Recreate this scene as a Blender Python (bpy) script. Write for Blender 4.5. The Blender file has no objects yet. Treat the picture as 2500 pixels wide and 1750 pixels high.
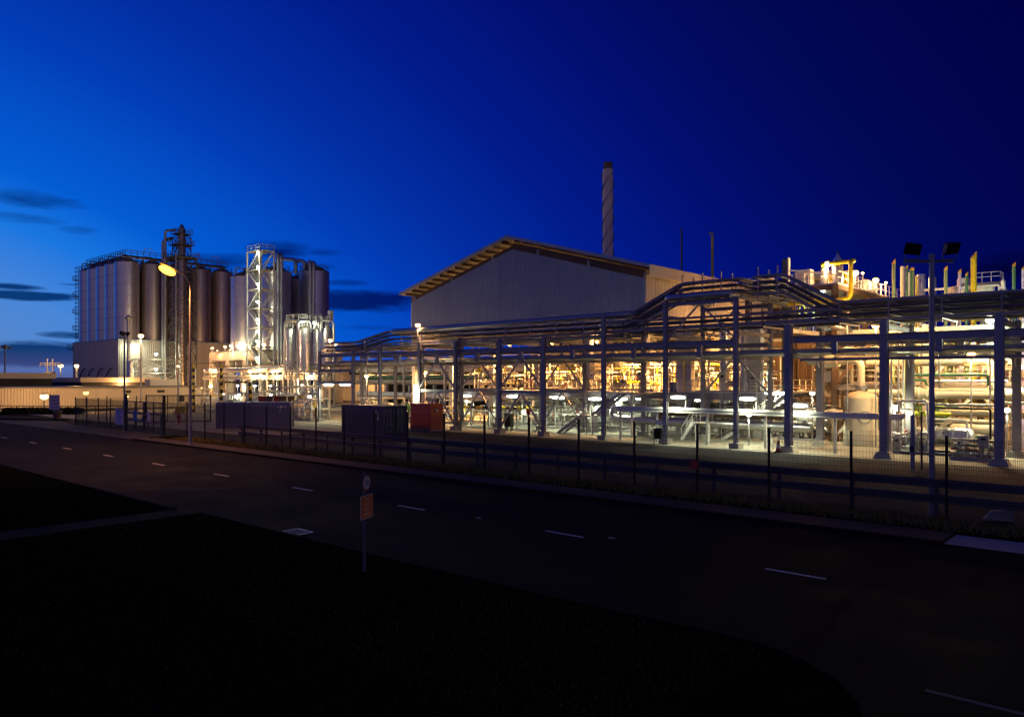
import bpy, math, random
from mathutils import Vector, Matrix
R = math.radians
sc = bpy.context.scene
COL = sc.collection

# ------------------------------------------------------------------ camera, sky, exposure
YAW = R(41.6)
CS, SN = math.cos(YAW), math.sin(YAW)
FPX, HOR, CAMZ = 1847.0, 924.0, 5.0
cam_d = bpy.data.cameras.new('camera')
cam = bpy.data.objects.new('camera', cam_d)
COL.objects.link(cam)
cam.location = (0, 0, CAMZ)
cam.rotation_euler = (R(90), 0, YAW)
cam_d.sensor_width = 36.0
cam_d.lens = 36.0 * FPX / 2500.0
cam_d.shift_y = -(875.0 - HOR) / 2500.0
cam_d.clip_start = 0.1
cam_d.clip_end = 5000
sc.camera = cam
sc.render.engine = 'CYCLES'
sc.cycles.use_denoising = True
sc.cycles.max_bounces = 5
sc.cycles.diffuse_bounces = 3
sc.cycles.glossy_bounces = 3
sc.cycles.caustics_reflective = False
sc.cycles.caustics_refractive = False
sc.cycles.sample_clamp_indirect = 3.0
sc.cycles.use_light_tree = True
sc.view_settings.view_transform = 'Standard'
sc.view_settings.look = 'None'
sc.view_settings.exposure = 0.0
sc.view_settings.gamma = 1.0

world = bpy.data.worlds.new('World')
sc.world = world
world.use_nodes = True
wn, wl = world.node_tree.nodes, world.node_tree.links
wn.clear()

def wmath(op, a, b=None, c=None, clamp=False):
    n = wn.new('ShaderNodeMath'); n.operation = op; n.use_clamp = clamp
    for i, x in enumerate((a, b, c)):
        if x is None: continue
        if isinstance(x, (int, float)): n.inputs[i].default_value = x
        else: wl.new(x, n.inputs[i])
    return n.outputs[0]

tc = wn.new('ShaderNodeTexCoord')
sx = wn.new('ShaderNodeSeparateXYZ'); wl.new(tc.outputs['Generated'], sx.inputs[0])
DX, DY, DZ = sx.outputs
# afterglow of the sunset lies towards -X, low over the horizon
w_ = wmath('SUBTRACT', wmath('MULTIPLY', DX, -1.0), wmath('MULTIPLY', wmath('ABSOLUTE', DZ), 0.6))
fac = wmath('DIVIDE', wmath('ADD', w_, 0.3), 1.3, clamp=True)
ramp = wn.new('ShaderNodeValToRGB'); wl.new(fac, ramp.inputs[0])
STOPS = [(-.30, (.0003, .0006, .045)), (-.055, (.0003, .0010, .066)), (.115, (.0004, .0026, .090)), (.217, (.0004, .0034, .122)),
         (.326, (.0004, .005, .170)), (.475, (.0004, .0110, .255)), (.60, (.0005, .026, .355)), (.69, (.0006, .047, .470)), (.806, (.0010, .106, .65)),
         (.853, (.0095, .180, .745)), (.908, (.066, .240, .680)), (.97, (.105, .235, .55))]
cr = ramp.color_ramp
while len(cr.elements) < len(STOPS): cr.elements.new(0.5)
for e, (p, c) in zip(cr.elements, STOPS):
    e.position = (p + .3) / 1.3; e.color = (*c, 1)
# long low banks of cloud, placed by azimuth and elevation
az = wmath('ARCTAN2', DY, wmath('MULTIPLY', DX, -1.0))      # 0 = -X, grows towards +Y
el = wmath('ARCSINE', DZ)
nz = wn.new('ShaderNodeTexNoise'); nz.noise_dimensions = '3D'
mp = wn.new('ShaderNodeMapping'); wl.new(tc.outputs['Generated'], mp.inputs[0])
mp.inputs['Scale'].default_value = (7, 7, 38)
wl.new(mp.outputs[0], nz.inputs['Vector'])
nz.inputs['Scale'].default_value = 1.0; nz.inputs['Detail'].default_value = 6.0; nz.inputs['Roughness'].default_value = 0.6
nv = wmath('SUBTRACT', nz.outputs['Fac'], 0.5)
def azel(px, py):
    t = (px - 1250) / FPX; v = (HOR - py) / FPX
    x, y = -SN + CS * t, CS + SN * t
    return math.atan2(y, -x), math.atan2(v, math.hypot(x, y))
CLOUDS = [(90, 490, 150, 26, .75), (60, 535, 120, 16, .6), (190, 562, 60, 12, .4), (60, 722, 150, 13, 1.15), (40, 700, 80, 9, 1.0), (190, 818, 100, 11, 1.15),
          (90, 868, 190, 36, 1.3), (-150, 850, 140, 50, 1.2), (690, 610, 90, 26, .95), (790, 615, 60, 12, .6), (770, 650, 60, 14, .5), (860, 735, 190, 30, 1.15), (960, 730, 90, 22, .8),
          (840, 690, 70, 9, .45), (560, 640, 120, 22, .6), (180, 695, 50, 4, .6), (905, 800, 90, 7, .3), (2480, 650, 160, 40, .5)]
tot = None
for (px, py, rx, ry, s) in CLOUDS:
    a0, e0 = azel(px, py); a1, _ = azel(px + rx, py); _, e1 = azel(px, py - ry)
    da = wmath('DIVIDE', wmath('SUBTRACT', az, a0), abs(a1 - a0)); de = wmath('DIVIDE', wmath('SUBTRACT', el, e0), abs(e1 - e0))
    d2 = wmath('ADD', wmath('MULTIPLY', da, da), wmath('MULTIPLY', de, de))
    dens = wmath('MULTIPLY', wmath('ADD', wmath('SUBTRACT', 1.0, d2), wmath('MULTIPLY', nv, 3.6)), s * 1.1, clamp=True)
    tot = dens if tot is None else wmath('MAXIMUM', tot, dens)
mixc = wn.new('ShaderNodeMix'); mixc.data_type = 'RGBA'
dark = wn.new('ShaderNodeMix'); dark.data_type = 'RGBA'; dark.blend_type = 'MULTIPLY'; dark.inputs[0].default_value = 1.0
wl.new(ramp.outputs[0], dark.inputs[6]); dark.inputs[7].default_value = (.02, .15, .25, 1)
wl.new(wmath('MULTIPLY', tot, .97), mixc.inputs[0])
wl.new(ramp.outputs[0], mixc.inputs[6]); wl.new(dark.outputs[2], mixc.inputs[7])
# dusky mauve band close to the horizon below the clouds
hz = wn.new('ShaderNodeMix'); hz.data_type = 'RGBA'
hb = wmath('MULTIPLY', wmath('MULTIPLY', wmath('SUBTRACT', 1.0, wmath('DIVIDE', wmath('ABSOLUTE', DZ), .035), clamp=True), wmath('SUBTRACT', w_, .45), clamp=True), 1.6, clamp=True)
wl.new(hb, hz.inputs[0]); wl.new(mixc.outputs[2], hz.inputs[6]); hz.inputs[7].default_value = (.085, .085, .27, 1)
# paler mauve anti-twilight in the part of the sky opposite the sunset, behind the photographer
atw = wn.new('ShaderNodeMix'); atw.data_type = 'RGBA'
aq = wmath('DIVIDE', wmath('ADD', wmath('MULTIPLY', DY, -.75), wmath('MULTIPLY', DX, .62)), .75, clamp=True)
wl.new(wmath('MULTIPLY', aq, wmath('SUBTRACT', 1.0, wmath('MULTIPLY', wmath('ABSOLUTE', DZ), .9), clamp=True)), atw.inputs[0])
wl.new(hz.outputs[2], atw.inputs[6]); atw.inputs[7].default_value = (.135, .125, .32, 1)
bg = wn.new('ShaderNodeBackground'); wl.new(atw.outputs[2], bg.inputs[0]); bg.inputs[1].default_value = 1.0
wo = wn.new('ShaderNodeOutputWorld'); wl.new(bg.outputs[0], wo.inputs[0])

# ------------------------------------------------------------------ pixel -> place helpers (used once, to measure real positions)
def ray(px):
    t = (px - 1250) / FPX
    return -SN + CS * t, CS + SN * t
def at(px, py, Y):
    rx, ry = ray(px); k = Y / ry
    return Vector((k * rx, Y, CAMZ + (HOR - py) * k / FPX))
def atx(px, py, X):
    rx, ry = ray(px); k = X / rx
    return Vector((X, k * ry, CAMZ + (HOR - py) * k / FPX))
def atd(px, py, D):
    rx, ry = ray(px)
    return Vector((D * rx, D * ry, CAMZ + (HOR - py) * D / FPX))
def gnd(px, py, z=0.0):
    return atd(px, py, (CAMZ - z) * FPX / (py - HOR))

# ------------------------------------------------------------------ materials
def mat(name, col, rough=.5, metal=0.0, var=.18, scale=1.5, bump=0.0, bscale=30, emit=None, estr=0, streak=False, spec=.5):
    m = bpy.data.materials.new(name); m.use_nodes = True
    n, l = m.node_tree.nodes, m.node_tree.links
    b = n['Principled BSDF']
    b.inputs['Roughness'].default_value = rough; b.inputs['Metallic'].default_value = metal
    b.inputs['Specular IOR Level'].default_value = spec
    if emit:
        b.inputs['Base Color'].default_value = (*col, 1)
        b.inputs['Emission Color'].default_value = (*emit, 1); b.inputs['Emission Strength'].default_value = estr
        return m
    t = n.new('ShaderNodeTexCoord')
    mpn = n.new('ShaderNodeMapping'); l.new(t.outputs['Object'], mpn.inputs[0])
    if streak: mpn.inputs['Scale'].default_value = (1, 1, .12)
    ns = n.new('ShaderNodeTexNoise'); l.new(mpn.outputs[0], ns.inputs['Vector'])
    ns.inputs['Scale'].default_value = scale; ns.inputs['Detail'].default_value = 6; ns.inputs['Roughness'].default_value = .65
    mr = n.new('ShaderNodeMapRange'); l.new(ns.outputs['Fac'], mr.inputs[0])
    mr.inputs[1].default_value = .3; mr.inputs[2].default_value = .7; mr.inputs[3].default_value = 1 - var; mr.inputs[4].default_value = 1 + var * .6
    mx = n.new('ShaderNodeMix'); mx.data_type = 'RGBA'; mx.blend_type = 'MULTIPLY'; mx.inputs[0].default_value = 1
    mx.inputs[6].default_value = (*col, 1); l.new(mr.outputs[0], mx.inputs[7]); l.new(mx.outputs[2], b.inputs['Base Color'])
    mr2 = n.new('ShaderNodeMapRange'); l.new(ns.outputs['Fac'], mr2.inputs[0])
    mr2.inputs[1].default_value = .3; mr2.inputs[2].default_value = .7; mr2.inputs[3].default_value = rough * .85; mr2.inputs[4].default_value = min(1, rough * 1.2)
    l.new(mr2.outputs[0], b.inputs['Roughness'])
    if bump:
        n2 = n.new('ShaderNodeTexNoise'); l.new(t.outputs['Object'], n2.inputs['Vector']); n2.inputs['Scale'].default_value = bscale; n2.inputs['Detail'].default_value = 3
        bp = n.new('ShaderNodeBump'); bp.inputs['Strength'].default_value = bump; bp.inputs['Distance'].default_value = .03
        l.new(n2.outputs['Fac'], bp.inputs['Height']); l.new(bp.outputs[0], b.inputs['Normal'])
    return m
M = dict(
    asphalt=mat('asphalt', (.011, .0095, .0098), .9, 0, .6, .45, .6, 25, spec=.06),
    yard=mat('yard_gravel', (.034, .036, .048), .95, 0, .85, 7, .9, 9, spec=.1),
    ground=mat('soil_ground', (.035, .032, .028), .95, 0, .4, .2, .4, 8, spec=.2),
    lawn=mat('lawn_soil', (.011, .012, .006), 1, 0, .5, 1.5, .5, 12, spec=.0),
    grass=mat('grass_blades', (.075, .066, .022), .9, 0, .4, 2, spec=.05),
    dry=mat('verge_grass', (.19, .155, .05), .9, 0, .4, 2, spec=.15),
    kerb=mat('kerb_concrete', (.016, .014, .014), .95, 0, .35, 2, .2, 20, spec=.05),
    path=mat('footpath_tarmac', (.009, .0078, .008), .95, 0, .5, 1.5, .3, 20, spec=.05),
    pave=mat('pavement', (.045, .038, .036), .9, 0, .25, 1.2, .2, 20, spec=.3),
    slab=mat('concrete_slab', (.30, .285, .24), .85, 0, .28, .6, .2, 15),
    conc=mat('concrete', (.38, .36, .32), .85, 0, .2, 1.2, .15, 15),
    paint=mat('road_paint', (.75, .75, .75), .7, 0, .35, 6),
    letter=mat('sign_lettering', (.88, .66, .45), .5, 0, .05),
    steel=mat('grey_painted_steel', (.31, .30, .33), .45, .0, .14, .8),
    steeld=mat('dark_steel', (.09, .09, .10), .5, 0, .2, 1),
    steelw=mat('pale_steel', (.48, .48, .47), .45, 0, .15, .8),
    galv=mat('galvanised_steel', (.42, .43, .44), .42, .75, .18, 4),
    alu=mat('aluminium_cladding', (.62, .62, .62), .30, .9, .10, 1.5, .05, 6),
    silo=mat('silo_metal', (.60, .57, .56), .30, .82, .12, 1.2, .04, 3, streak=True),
    silod=mat('silo_metal_dark_brownlit', (.44, .37, .32), .34, .82, .15, 1.2, .04, 3, streak=True),  # browner, darker silo metal: sodium glow and gap shade in the colour; also roofs
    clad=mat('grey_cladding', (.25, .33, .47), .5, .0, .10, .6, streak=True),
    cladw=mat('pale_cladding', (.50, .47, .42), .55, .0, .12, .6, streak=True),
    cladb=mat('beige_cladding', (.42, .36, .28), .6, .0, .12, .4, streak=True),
    roof=mat('roof_sheet', (.30, .30, .31), .5, .1, .12, .8),
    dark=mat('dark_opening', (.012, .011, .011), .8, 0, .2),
    black=mat('black_paint', (.010, .010, .011), .5, 0, .2, spec=.3),
    cream=mat('cream_paint', (.66, .58, .44), .38, 0, .12, 1.0),
    white=mat('white_paint', (.74, .73, .70), .4, 0, .12, 1.5),
    green=mat('green_pipe', (.055, .15, .075), .4, 0, .2, 2),
    lime=mat('lime_pipe', (.42, .46, .03), .4, 0, .15, 2),
    patch=mat('asphalt_patch', (.017, .0145, .0145), .9, 0, .5, 1.2, .6, 30, spec=.06), rail=mat('dull_barrier_steel', (.13, .14, .16), .4, .7, .25, 3), faint=mat('faint_paint', (.10, .10, .105), .8, 0, .6, 5),
    chim=mat('chimney_paint', (.68, .57, .53), .7, 0, .14, .7, streak=True),
    yellow=mat('yellow_paint', (.78, .57, .015), .42, 0, .18, 2),
    amber=mat('amber_tip', (.75, .42, .03), .45, 0, .15, 2),
    sage=mat('sage_pipe', (.20, .26, .12), .45, 0, .15, 2),
    lilac=mat('lilac_pipe', (.42, .36, .58), .45, 0, .12, 2),
    red=mat('red_paint', (.42, .035, .02), .45, 0, .2, 2),
    orange=mat('orange_red_paint', (.62, .11, .035), .5, 0, .25, 1.5, streak=True),
    blue=mat('blue_paint', (.03, .06, .28), .45, 0, .2, 2),
    bluedk=mat('dark_blue_paint', (.02, .03, .10), .45, 0, .2, 1),
    navy=mat('navy_container', (.026, .034, .105), .5, .0, .25, .8, streak=True),
    bluec=mat('blue_container', (.09, .10, .25), .5, .0, .25, .8, streak=True),
    rubber=mat('rubber', (.02, .02, .02), .7),
    soffit=mat('soffit_brown', (.10, .075, .055), .7, 0, .3, 3),
    brown=mat('rusty_brown', (.16, .10, .065), .7, 0, .35, 3),
    signo=mat('orange_sign_face', (.75, .16, .015), .5, 0, .05), signw=mat('white_sign_face', (.75, .74, .72), .5, 0, .05),
    lsod=mat('sodium_lens', (1, .7, .3), .4, emit=(1.0, .55, .16), estr=5), lwht=mat('white_lens', (1, 1, .95), .4, emit=(.95, 1.0, .80), estr=8),
    lwarm=mat('warm_lens', (1, .8, .5), .4, emit=(1.0, .62, .24), estr=6), lorange=mat('street_lamp_lens', (1, .6, .1), .4, emit=(1.0, .42, .03), estr=9),
    ldim=mat('globe_lens', (1, .7, .3), .4, emit=(1.0, .62, .18), estr=3),
)
SOD, WRM, WHT = (1.0, .48, .145), (1.0, .53, .19), (.96, 1.0, .64)

# ------------------------------------------------------------------ mesh builder
class MB:
    def __init__(s): s.v = []; s.f = []; s.sm = []
    def add(s, vs, fs, smooth=False):
        o = len(s.v); s.v.extend([tuple(p) for p in vs]); s.f.extend([tuple(i + o for i in f) for f in fs]); s.sm.extend([smooth] * len(fs)); return s
    def box(s, c, d, rz=0.0):
        hx, hy, hz = d[0] / 2, d[1] / 2, d[2] / 2; ca, sa = math.cos(rz), math.sin(rz)
        vs = []
        for x, y, z in ((-1, -1, -1), (1, -1, -1), (1, 1, -1), (-1, 1, -1), (-1, -1, 1), (1, -1, 1), (1, 1, 1), (-1, 1, 1)):
            X, Y = x * hx, y * hy; vs.append((c[0] + X * ca - Y * sa, c[1] + X * sa + Y * ca, c[2] + z * hz))
        return s.add(vs, ((0, 3, 2, 1), (4, 5, 6, 7), (0, 1, 5, 4), (1, 2, 6, 5), (2, 3, 7, 6), (3, 0, 4, 7)))
    def b2(s, lo, hi):
        return s.box([(a + b) / 2 for a, b in zip(lo, hi)], [b - a for a, b in zip(lo, hi)])
    def bar(s, p, q, w, h=None, up=(0, 0, 1)):
        p, q = Vector(p), Vector(q); h = h or w; d = (q - p).normalized(); u = Vector(up)
        if abs(d.dot(u)) > .98: u = Vector((0, 1, 0))
        r = d.cross(u).normalized() * w / 2; t = r.cross(d).normalized() * h / 2
        vs = [p - r - t, p + r - t, p + r + t, p - r + t, q - r - t, q + r - t, q + r + t, q - r + t]
        return s.add(vs, ((0, 1, 2, 3), (7, 6, 5, 4), (4, 5, 1, 0), (5, 6, 2, 1), (6, 7, 3, 2), (7, 4, 0, 3)))
    def hsec(s, p, q, w, d, t=.03, axis='y'):
        # H section between p and q; flanges face the given axis
        p, q = Vector(p), Vector(q); dirv = (q - p).normalized(); a = Vector((0, 1, 0)) if axis == 'y' else (Vector((1, 0, 0)) if axis == 'x' else Vector((0, 0, 1)))
        o = a * (d / 2 - t / 2)
        s.bar(p + o, q + o, w, t, up=a); s.bar(p - o, q - o, w, t, up=a); return s.bar(p, q, t, d - 2 * t, up=a)
    def cyl(s, p, q, r, r2=None, n=12, caps=True):
        p, q = Vector(p), Vector(q); r2 = r if r2 is None else r2; d = (q - p).normalized(); u = Vector((0, 0, 1)) if abs(d.z) < .95 else Vector((1, 0, 0))
        a = d.cross(u).normalized(); b = d.cross(a).normalized(); vs = []
        for k in range(n):
            e = a * math.cos(2 * math.pi * k / n) + b * math.sin(2 * math.pi * k / n); vs += [p + e * r, q + e * r2]
        s.add(vs, [(2 * k, 2 * k + 1, (2 * k + 3) % (2 * n), (2 * k + 2) % (2 * n)) for k in range(n)], True)
        if caps:
            s.add(vs[0::2], [tuple(range(n))]); s.add(vs[1::2], [tuple(reversed(range(n)))])
        return s
    def tube(s, pts, r, n=8, bend=None, caps=True, seg=5):
        pts = [Vector(p) for p in pts]; path = [pts[0]]
        for i in range(1, len(pts) - 1):
            a, b, c = pts[i - 1], pts[i], pts[i + 1]; B = bend if bend else r * 2.5
            l1, l2 = (a - b).length, (c - b).length; B_ = min(B, l1 * .49, l2 * .49)
            p0 = b + (a - b).normalized() * B_; p1 = b + (c - b).normalized() * B_
            for k in range(seg + 1):
                t = k / seg; path.append(p0 * (1 - t) ** 2 + b * 2 * t * (1 - t) + p1 * t * t)
        path.append(pts[-1])
        cl = [path[0]]
        for p in path[1:]:
            if (p - cl[-1]).length > 1e-4: cl.append(p)
        path = cl; m = len(path); vs = []; nrm = None
        for i, p in enumerate(path):
            d = (path[min(i + 1, m - 1)] - path[max(i - 1, 0)]).normalized()
            if nrm is None:
                u = Vector((0, 0, 1)) if abs(d.z) < .9 else Vector((1, 0, 0)); nrm = (u - d * u.dot(d)).normalized()
            else: nrm = (nrm - d * nrm.dot(d)).normalized()
            b = d.cross(nrm)
            for k in range(n):
                an = 2 * math.pi * k / n; vs.append(p + (nrm * math.cos(an) + b * math.sin(an)) * r)
        fs = [(i * n + k, i * n + (k + 1) % n, (i + 1) * n + (k + 1) % n, (i + 1) * n + k) for i in range(m - 1) for k in range(n)]
        s.add(vs, fs, True)
        if caps: s.add(vs[:n], [tuple(reversed(range(n)))]); s.add(vs[-n:], [tuple(range(n))])
        return s
    def lathe(s, prof, o=(0, 0, 0), axis=(0, 0, 1), n=24, smooth=True):
        ax = Vector(axis).normalized(); u = Vector((1, 0, 0)) if abs(ax.z) > .9 else Vector((0, 0, 1)); a = (u - ax * u.dot(ax)).normalized(); b = ax.cross(a); o = Vector(o); vs = []
        for (r, h) in prof:
            for k in range(n):
                an = 2 * math.pi * k / n; vs.append(o + ax * h + (a * math.cos(an) + b * math.sin(an)) * max(r, 1e-4))
        fs = [(i * n + k, i * n + (k + 1) % n, (i + 1) * n + (k + 1) % n, (i + 1) * n + k) for i in range(len(prof) - 1) for k in range(n)]
        return s.add(vs, fs, smooth)
    def sphere(s, c, r, sc_=(1, 1, 1), n=12):
        vs, fs = [], []; m = n // 2
        for i in range(m + 1):
            th = math.pi * i / m
            for k in range(n):
                ph = 2 * math.pi * k / n; vs.append((c[0] + r * sc_[0] * math.sin(th) * math.cos(ph), c[1] + r * sc_[1] * math.sin(th) * math.sin(ph), c[2] + r * sc_[2] * math.cos(th)))
        fs = [(i * n + k, (i + 1) * n + k, (i + 1) * n + (k + 1) % n, i * n + (k + 1) % n) for i in range(m) for k in range(n)]
        return s.add(vs, fs, True)
    def torus(s, c, ax, Rr, r, n=14, k=5):
        ax = Vector(ax).normalized(); u = Vector((1, 0, 0)) if abs(ax.z) > .9 else Vector((0, 0, 1)); a = (u - ax * u.dot(ax)).normalized(); b = ax.cross(a); c = Vector(c); vs = []
        for i in range(n):
            e = a * math.cos(2 * math.pi * i / n) + b * math.sin(2 * math.pi * i / n)
            for j in range(k):
                an = 2 * math.pi * j / k; vs.append(c + e * (Rr + r * math.cos(an)) + ax * r * math.sin(an))
        return s.add(vs, [(i * k + j, ((i + 1) % n) * k + j, ((i + 1) % n) * k + (j + 1) % k, i * k + (j + 1) % k) for i in range(n) for j in range(k)], True)
    def quad(s, a, b, c, d): return s.add((a, b, c, d), ((0, 1, 2, 3),))
    def rails(s, pts, h=1.1, r=.025, step=1.5, toe=False):
        pts = [Vector(p) for p in pts]; Z = Vector((0, 0, 1))
        for p, q in zip(pts[:-1], pts[1:]):
            L = (q - p).length; k = max(1, round(L / step))
            for i in range(k + 1):
                c = p.lerp(q, i / k); s.cyl(c, c + Z * h, r, n=5, caps=False)
            s.cyl(p + Z * h, q + Z * h, r, n=5); s.cyl(p + Z * h * .55, q + Z * h * .55, r, n=5)
            if toe: s.bar(p + Z * .08, q + Z * .08, .012, .15)
        return s
    def mesh(s, name, m):
        me = bpy.data.meshes.new(name); me.from_pydata(s.v, [], s.f); me.polygons.foreach_set('use_smooth', s.sm)
        me.materials.append(M[m] if isinstance(m, str) else m); me.update(); return me
    def obj(s, name, m, parent=None, loc=None):
        o = bpy.data.objects.new(name, s.mesh(name, m)); COL.objects.link(o)
        if parent is not None: o.parent = parent
        if loc is not None: o.location = loc
        return o

def tag(o, label=None, cat=None, group=None, kind=None):
    if label: o['label'] = label
    if cat: o['category'] = cat
    if group: o['group'] = group
    if kind: o['kind'] = kind
    return o
def thing(name, label, cat, loc=(0, 0, 0), rz=0.0, group=None):
    o = bpy.data.objects.new(name, None); COL.objects.link(o); o.location = loc; o.rotation_euler = (0, 0, rz); o.empty_display_size = .3
    return tag(o, label, cat, group)
def struct(name, mb, m):
    return tag(mb.obj(name, m), kind='structure')
def copy_tree(o, parent=None):
    c = o.copy(); COL.objects.link(c)
    if parent is not None: c.parent = parent; c.matrix_parent_inverse = o.matrix_parent_inverse
    for ch in list(o.children): copy_tree(ch, c)
    return c
def lamp(parent, loc, color, power, radius=.15, cone=None):
    d = bpy.data.lights.new('lamp_light', 'SPOT' if cone else 'POINT'); d.color = color; d.energy = power; d.shadow_soft_size = radius
    if cone: d.spot_size = R(cone); d.spot_blend = .35
    o = bpy.data.objects.new('lamp_light', d); COL.objects.link(o); o.parent = parent; o.location = loc
    return o
def text(name, s, size, m, parent, origin, xdir, n, align='CENTER', ext=.002):
    cu = bpy.data.curves.new(name, 'FONT'); cu.body = s; cu.size = size; cu.align_x = align; cu.align_y = 'CENTER'; cu.extrude = ext; cu.space_line = 1.0
    tmp = bpy.data.objects.new(name, cu); COL.objects.link(tmp); bpy.context.view_layer.update()
    me = bpy.data.meshes.new_from_object(tmp.evaluated_get(bpy.context.evaluated_depsgraph_get())); bpy.data.objects.remove(tmp)
    me.materials.clear(); me.materials.append(M[m]); o = bpy.data.objects.new(name, me); COL.objects.link(o)
    x = Vector(xdir).normalized(); nn = Vector(n).normalized(); y = nn.cross(x)
    mt = Matrix((x, y, nn)).transposed().to_4x4(); mt.translation = Vector(origin)
    o.parent = parent; o.matrix_local = mt
    return o
ORD = ['first', 'second', 'third', 'fourth', 'fifth', 'sixth', 'seventh', 'eighth', 'ninth', 'tenth', 'eleventh', 'twelfth', 'thirteenth', 'fourteenth', 'fifteenth', 'sixteenth', 'seventeenth', 'eighteenth', 'nineteenth', 'twentieth']
rnd = random.Random(7)
# ------------------------------------------------------------------ ground, road, kerbs
def poly(name, pts, z, m, depth=0.0):
    b = MB(); n = len(pts); top = [(x, y, z) for x, y in pts]
    if depth:
        bot = [(x, y, z - depth) for x, y in pts]; b.add(top + bot, [tuple(range(n))] + [(i, i + n, (i + 1) % n + n, (i + 1) % n) for i in range(n)])
    else: b.add(top, [tuple(range(n))])
    return struct(name, b, m)
def rect(x0, x1, y0, y1): return [(x0, y0), (x1, y0), (x1, y1), (x0, y1)]
poly('ground', rect(-2500, 2500, -600, 3500), 0.0, 'ground')
poly('road', rect(-260, 60, 12.0, 25.6), .006, 'asphalt')
poly('side_road', rect(-3.4, 14, -60, 11.99), .006, 'asphalt')
poly('entrance_road', rect(-140, -88.5, 25.61, 120), .006, 'asphalt')
poly('yard', rect(-88.4, 60, 29.0, 49.95), .006, 'yard')
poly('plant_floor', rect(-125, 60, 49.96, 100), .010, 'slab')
poly('lit_yard_sheet', rect(-124, -60, 34, 49.9), .012, 'slab')  # added paler sheet: the yard's tan lamplight is put into its colour
poly('works_floor', rect(-260, -125.1, 29, 160), .008, 'yard')
poly('works_floor', rect(-88.3, 60, 100.1, 160), .004, 'yard')
LEDGE = [(-4.15, 12.7), (-3.65, 12.06), (-3.2, 11.0), (-3.0, 9.5), (-2.95, 8.0), (-2.95, -40)]
EDGE = [(-27.0, 13.15), (-17, 13.2), (-9.6, 13.4), (-7.0, 13.6), (-5.8, 13.55), (-4.9, 13.25)] + LEDGE
poly('lawn', [(-27.0, -40)] + EDGE, .075, 'lawn', .075)
poly('lawn', [(-240, -40), (-28.7, -40), (-28.7, 12.7), (-60, 12.9), (-240, 12.9)], .075, 'lawn', .075)
poly('footpath', rect(-28.69, -27.01, -40, 12.95), .05, 'path', .05)
kb = MB()
for p, q in zip(EDGE[:-1], EDGE[1:]): kb.bar((p[0], p[1] + .06, .05), (q[0], q[1] + .06, .05), .12, .1)
kb.bar((-240, 12.97, .05), (-28.6, 12.97, .05), .12, .1)
struct('kerb', kb, 'kerb')
kb = MB()
for x0, x1, h in ((-64, -5.4, .11), (-5.4, 40, .03), (-107, -64, .03), (-250, -125, .11)): kb.b2((x0, 25.55, 0), (x1 - .01, 25.70, h))
kb.bar((-109, 28, .06), (-99.5, 32.4, .06), .15, .12); kb.bar((-125, 25.6, .06), (-109, 28, .06), .15, .12)
struct('kerb', kb, 'kerb')
pv = MB(); pv.b2((-63.9, 25.71, 0), (-5.5, 27.4, .09)); struct('pavement', pv, 'pave')
ap = MB(); ap.b2((-5.4, 25.71, 0), (40, 27.5, .035)); struct('driveway_apron', ap, 'conc')
ap = MB()
ap.add([(-107, 25.71, .03), (-63.9, 25.71, .03), (-66.0, 29.2, .05), (-75, 29.25, .05), (-88, 29.25, .05), (-98, 31, .03)], [(0, 1, 2, 3, 4, 5)])
struct('driveway_apron', ap, M['pave'])
vg = MB(); vg.b2((-65.5, 27.41, 0), (60, 29.7, .06)); struct('verge', vg, 'lawn')
for i in range(14):
    d = MB(); x = -7.45 - 7.45 * i; d.quad((x - .78, 19.24, .011), (x + .78, 19.24, .011), (x + .78, 19.36, .011), (x - .78, 19.36, .011))
    struct('lane_marking', d, 'paint')
d = MB(); d.quad((-3.1, 13.42, .011), (4, 13.42, .011), (4, 13.54, .011), (-3.1, 13.54, .011)); struct('junction_marking', d, 'faint')  # junction line in a darker, uneven paint
for x, y in ((-18.9, 19.5), (-13.4, 19.8)):
    d = MB(); d.quad((x - .12, y - .05, .011), (x + .12, y - .05, .011), (x + .12, y + .05, .011), (x - .12, y + .05, .011)); struct('lane_marking', d, 'paint')

for x0, x1, y0, y1 in ((-47.6, -46.0, 13.4, 25.4), (-36, -24, 20.6, 23.4), (-70, -55, 14.2, 16.6), (-19, -11, 14.0, 15.6), (-90, -84, 13.2, 25.4)):
    d = MB(); d.quad((x0, y0, .009), (x1, y0, .009), (x1, y1, .009), (x0, y1, .009)); struct('road_patch', d, 'patch')
# grass blades on the verge and the near lawn
def blades(name, areas, n, m, hmin, hmax, label):
    b = MB(); vs, fs = [], []
    for _ in range(n):
        a = areas[rnd.randrange(len(areas))]; x = rnd.uniform(a[0], a[1]); y = rnd.uniform(a[2], a[3]); h = rnd.uniform(hmin, hmax) * rnd.choice((.5, .8, 1, 1.3)); an = rnd.uniform(0, 6.28)
        dx, dy = math.cos(an) * .018, math.sin(an) * .018; lx, ly = rnd.gauss(0, .35) * h, rnd.gauss(0, .35) * h; k = len(vs)
        vs += [(x - dx, y - dy, .05), (x + dx, y + dy, .05), (x + lx, y + ly, .05 + h)]; fs.append((k, k + 1, k + 2))
    b.add(vs, fs); return tag(b.obj(name, m), label, 'grass', kind='stuff')
blades('verge_grass', [(-62, -20, 27.6, 29.6), (-20, 12, 27.7, 29.7), (-20, 12, 28.6, 29.7), (-40, 12, 29.0, 29.6)], 26000, 'dry', .10, .24, 'dry ragged grass along the foot of the mesh fence')
blades('lawn_grass', [(-26.8, -12, 8, 13.1), (-12, -5.6, 8, 13.2), (-26.8, -6, 4, 13), (-60, -29, 4, 12.6)], 26000, 'grass', .04, .10, 'short dark grass of the lawn in front of the road')

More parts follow.
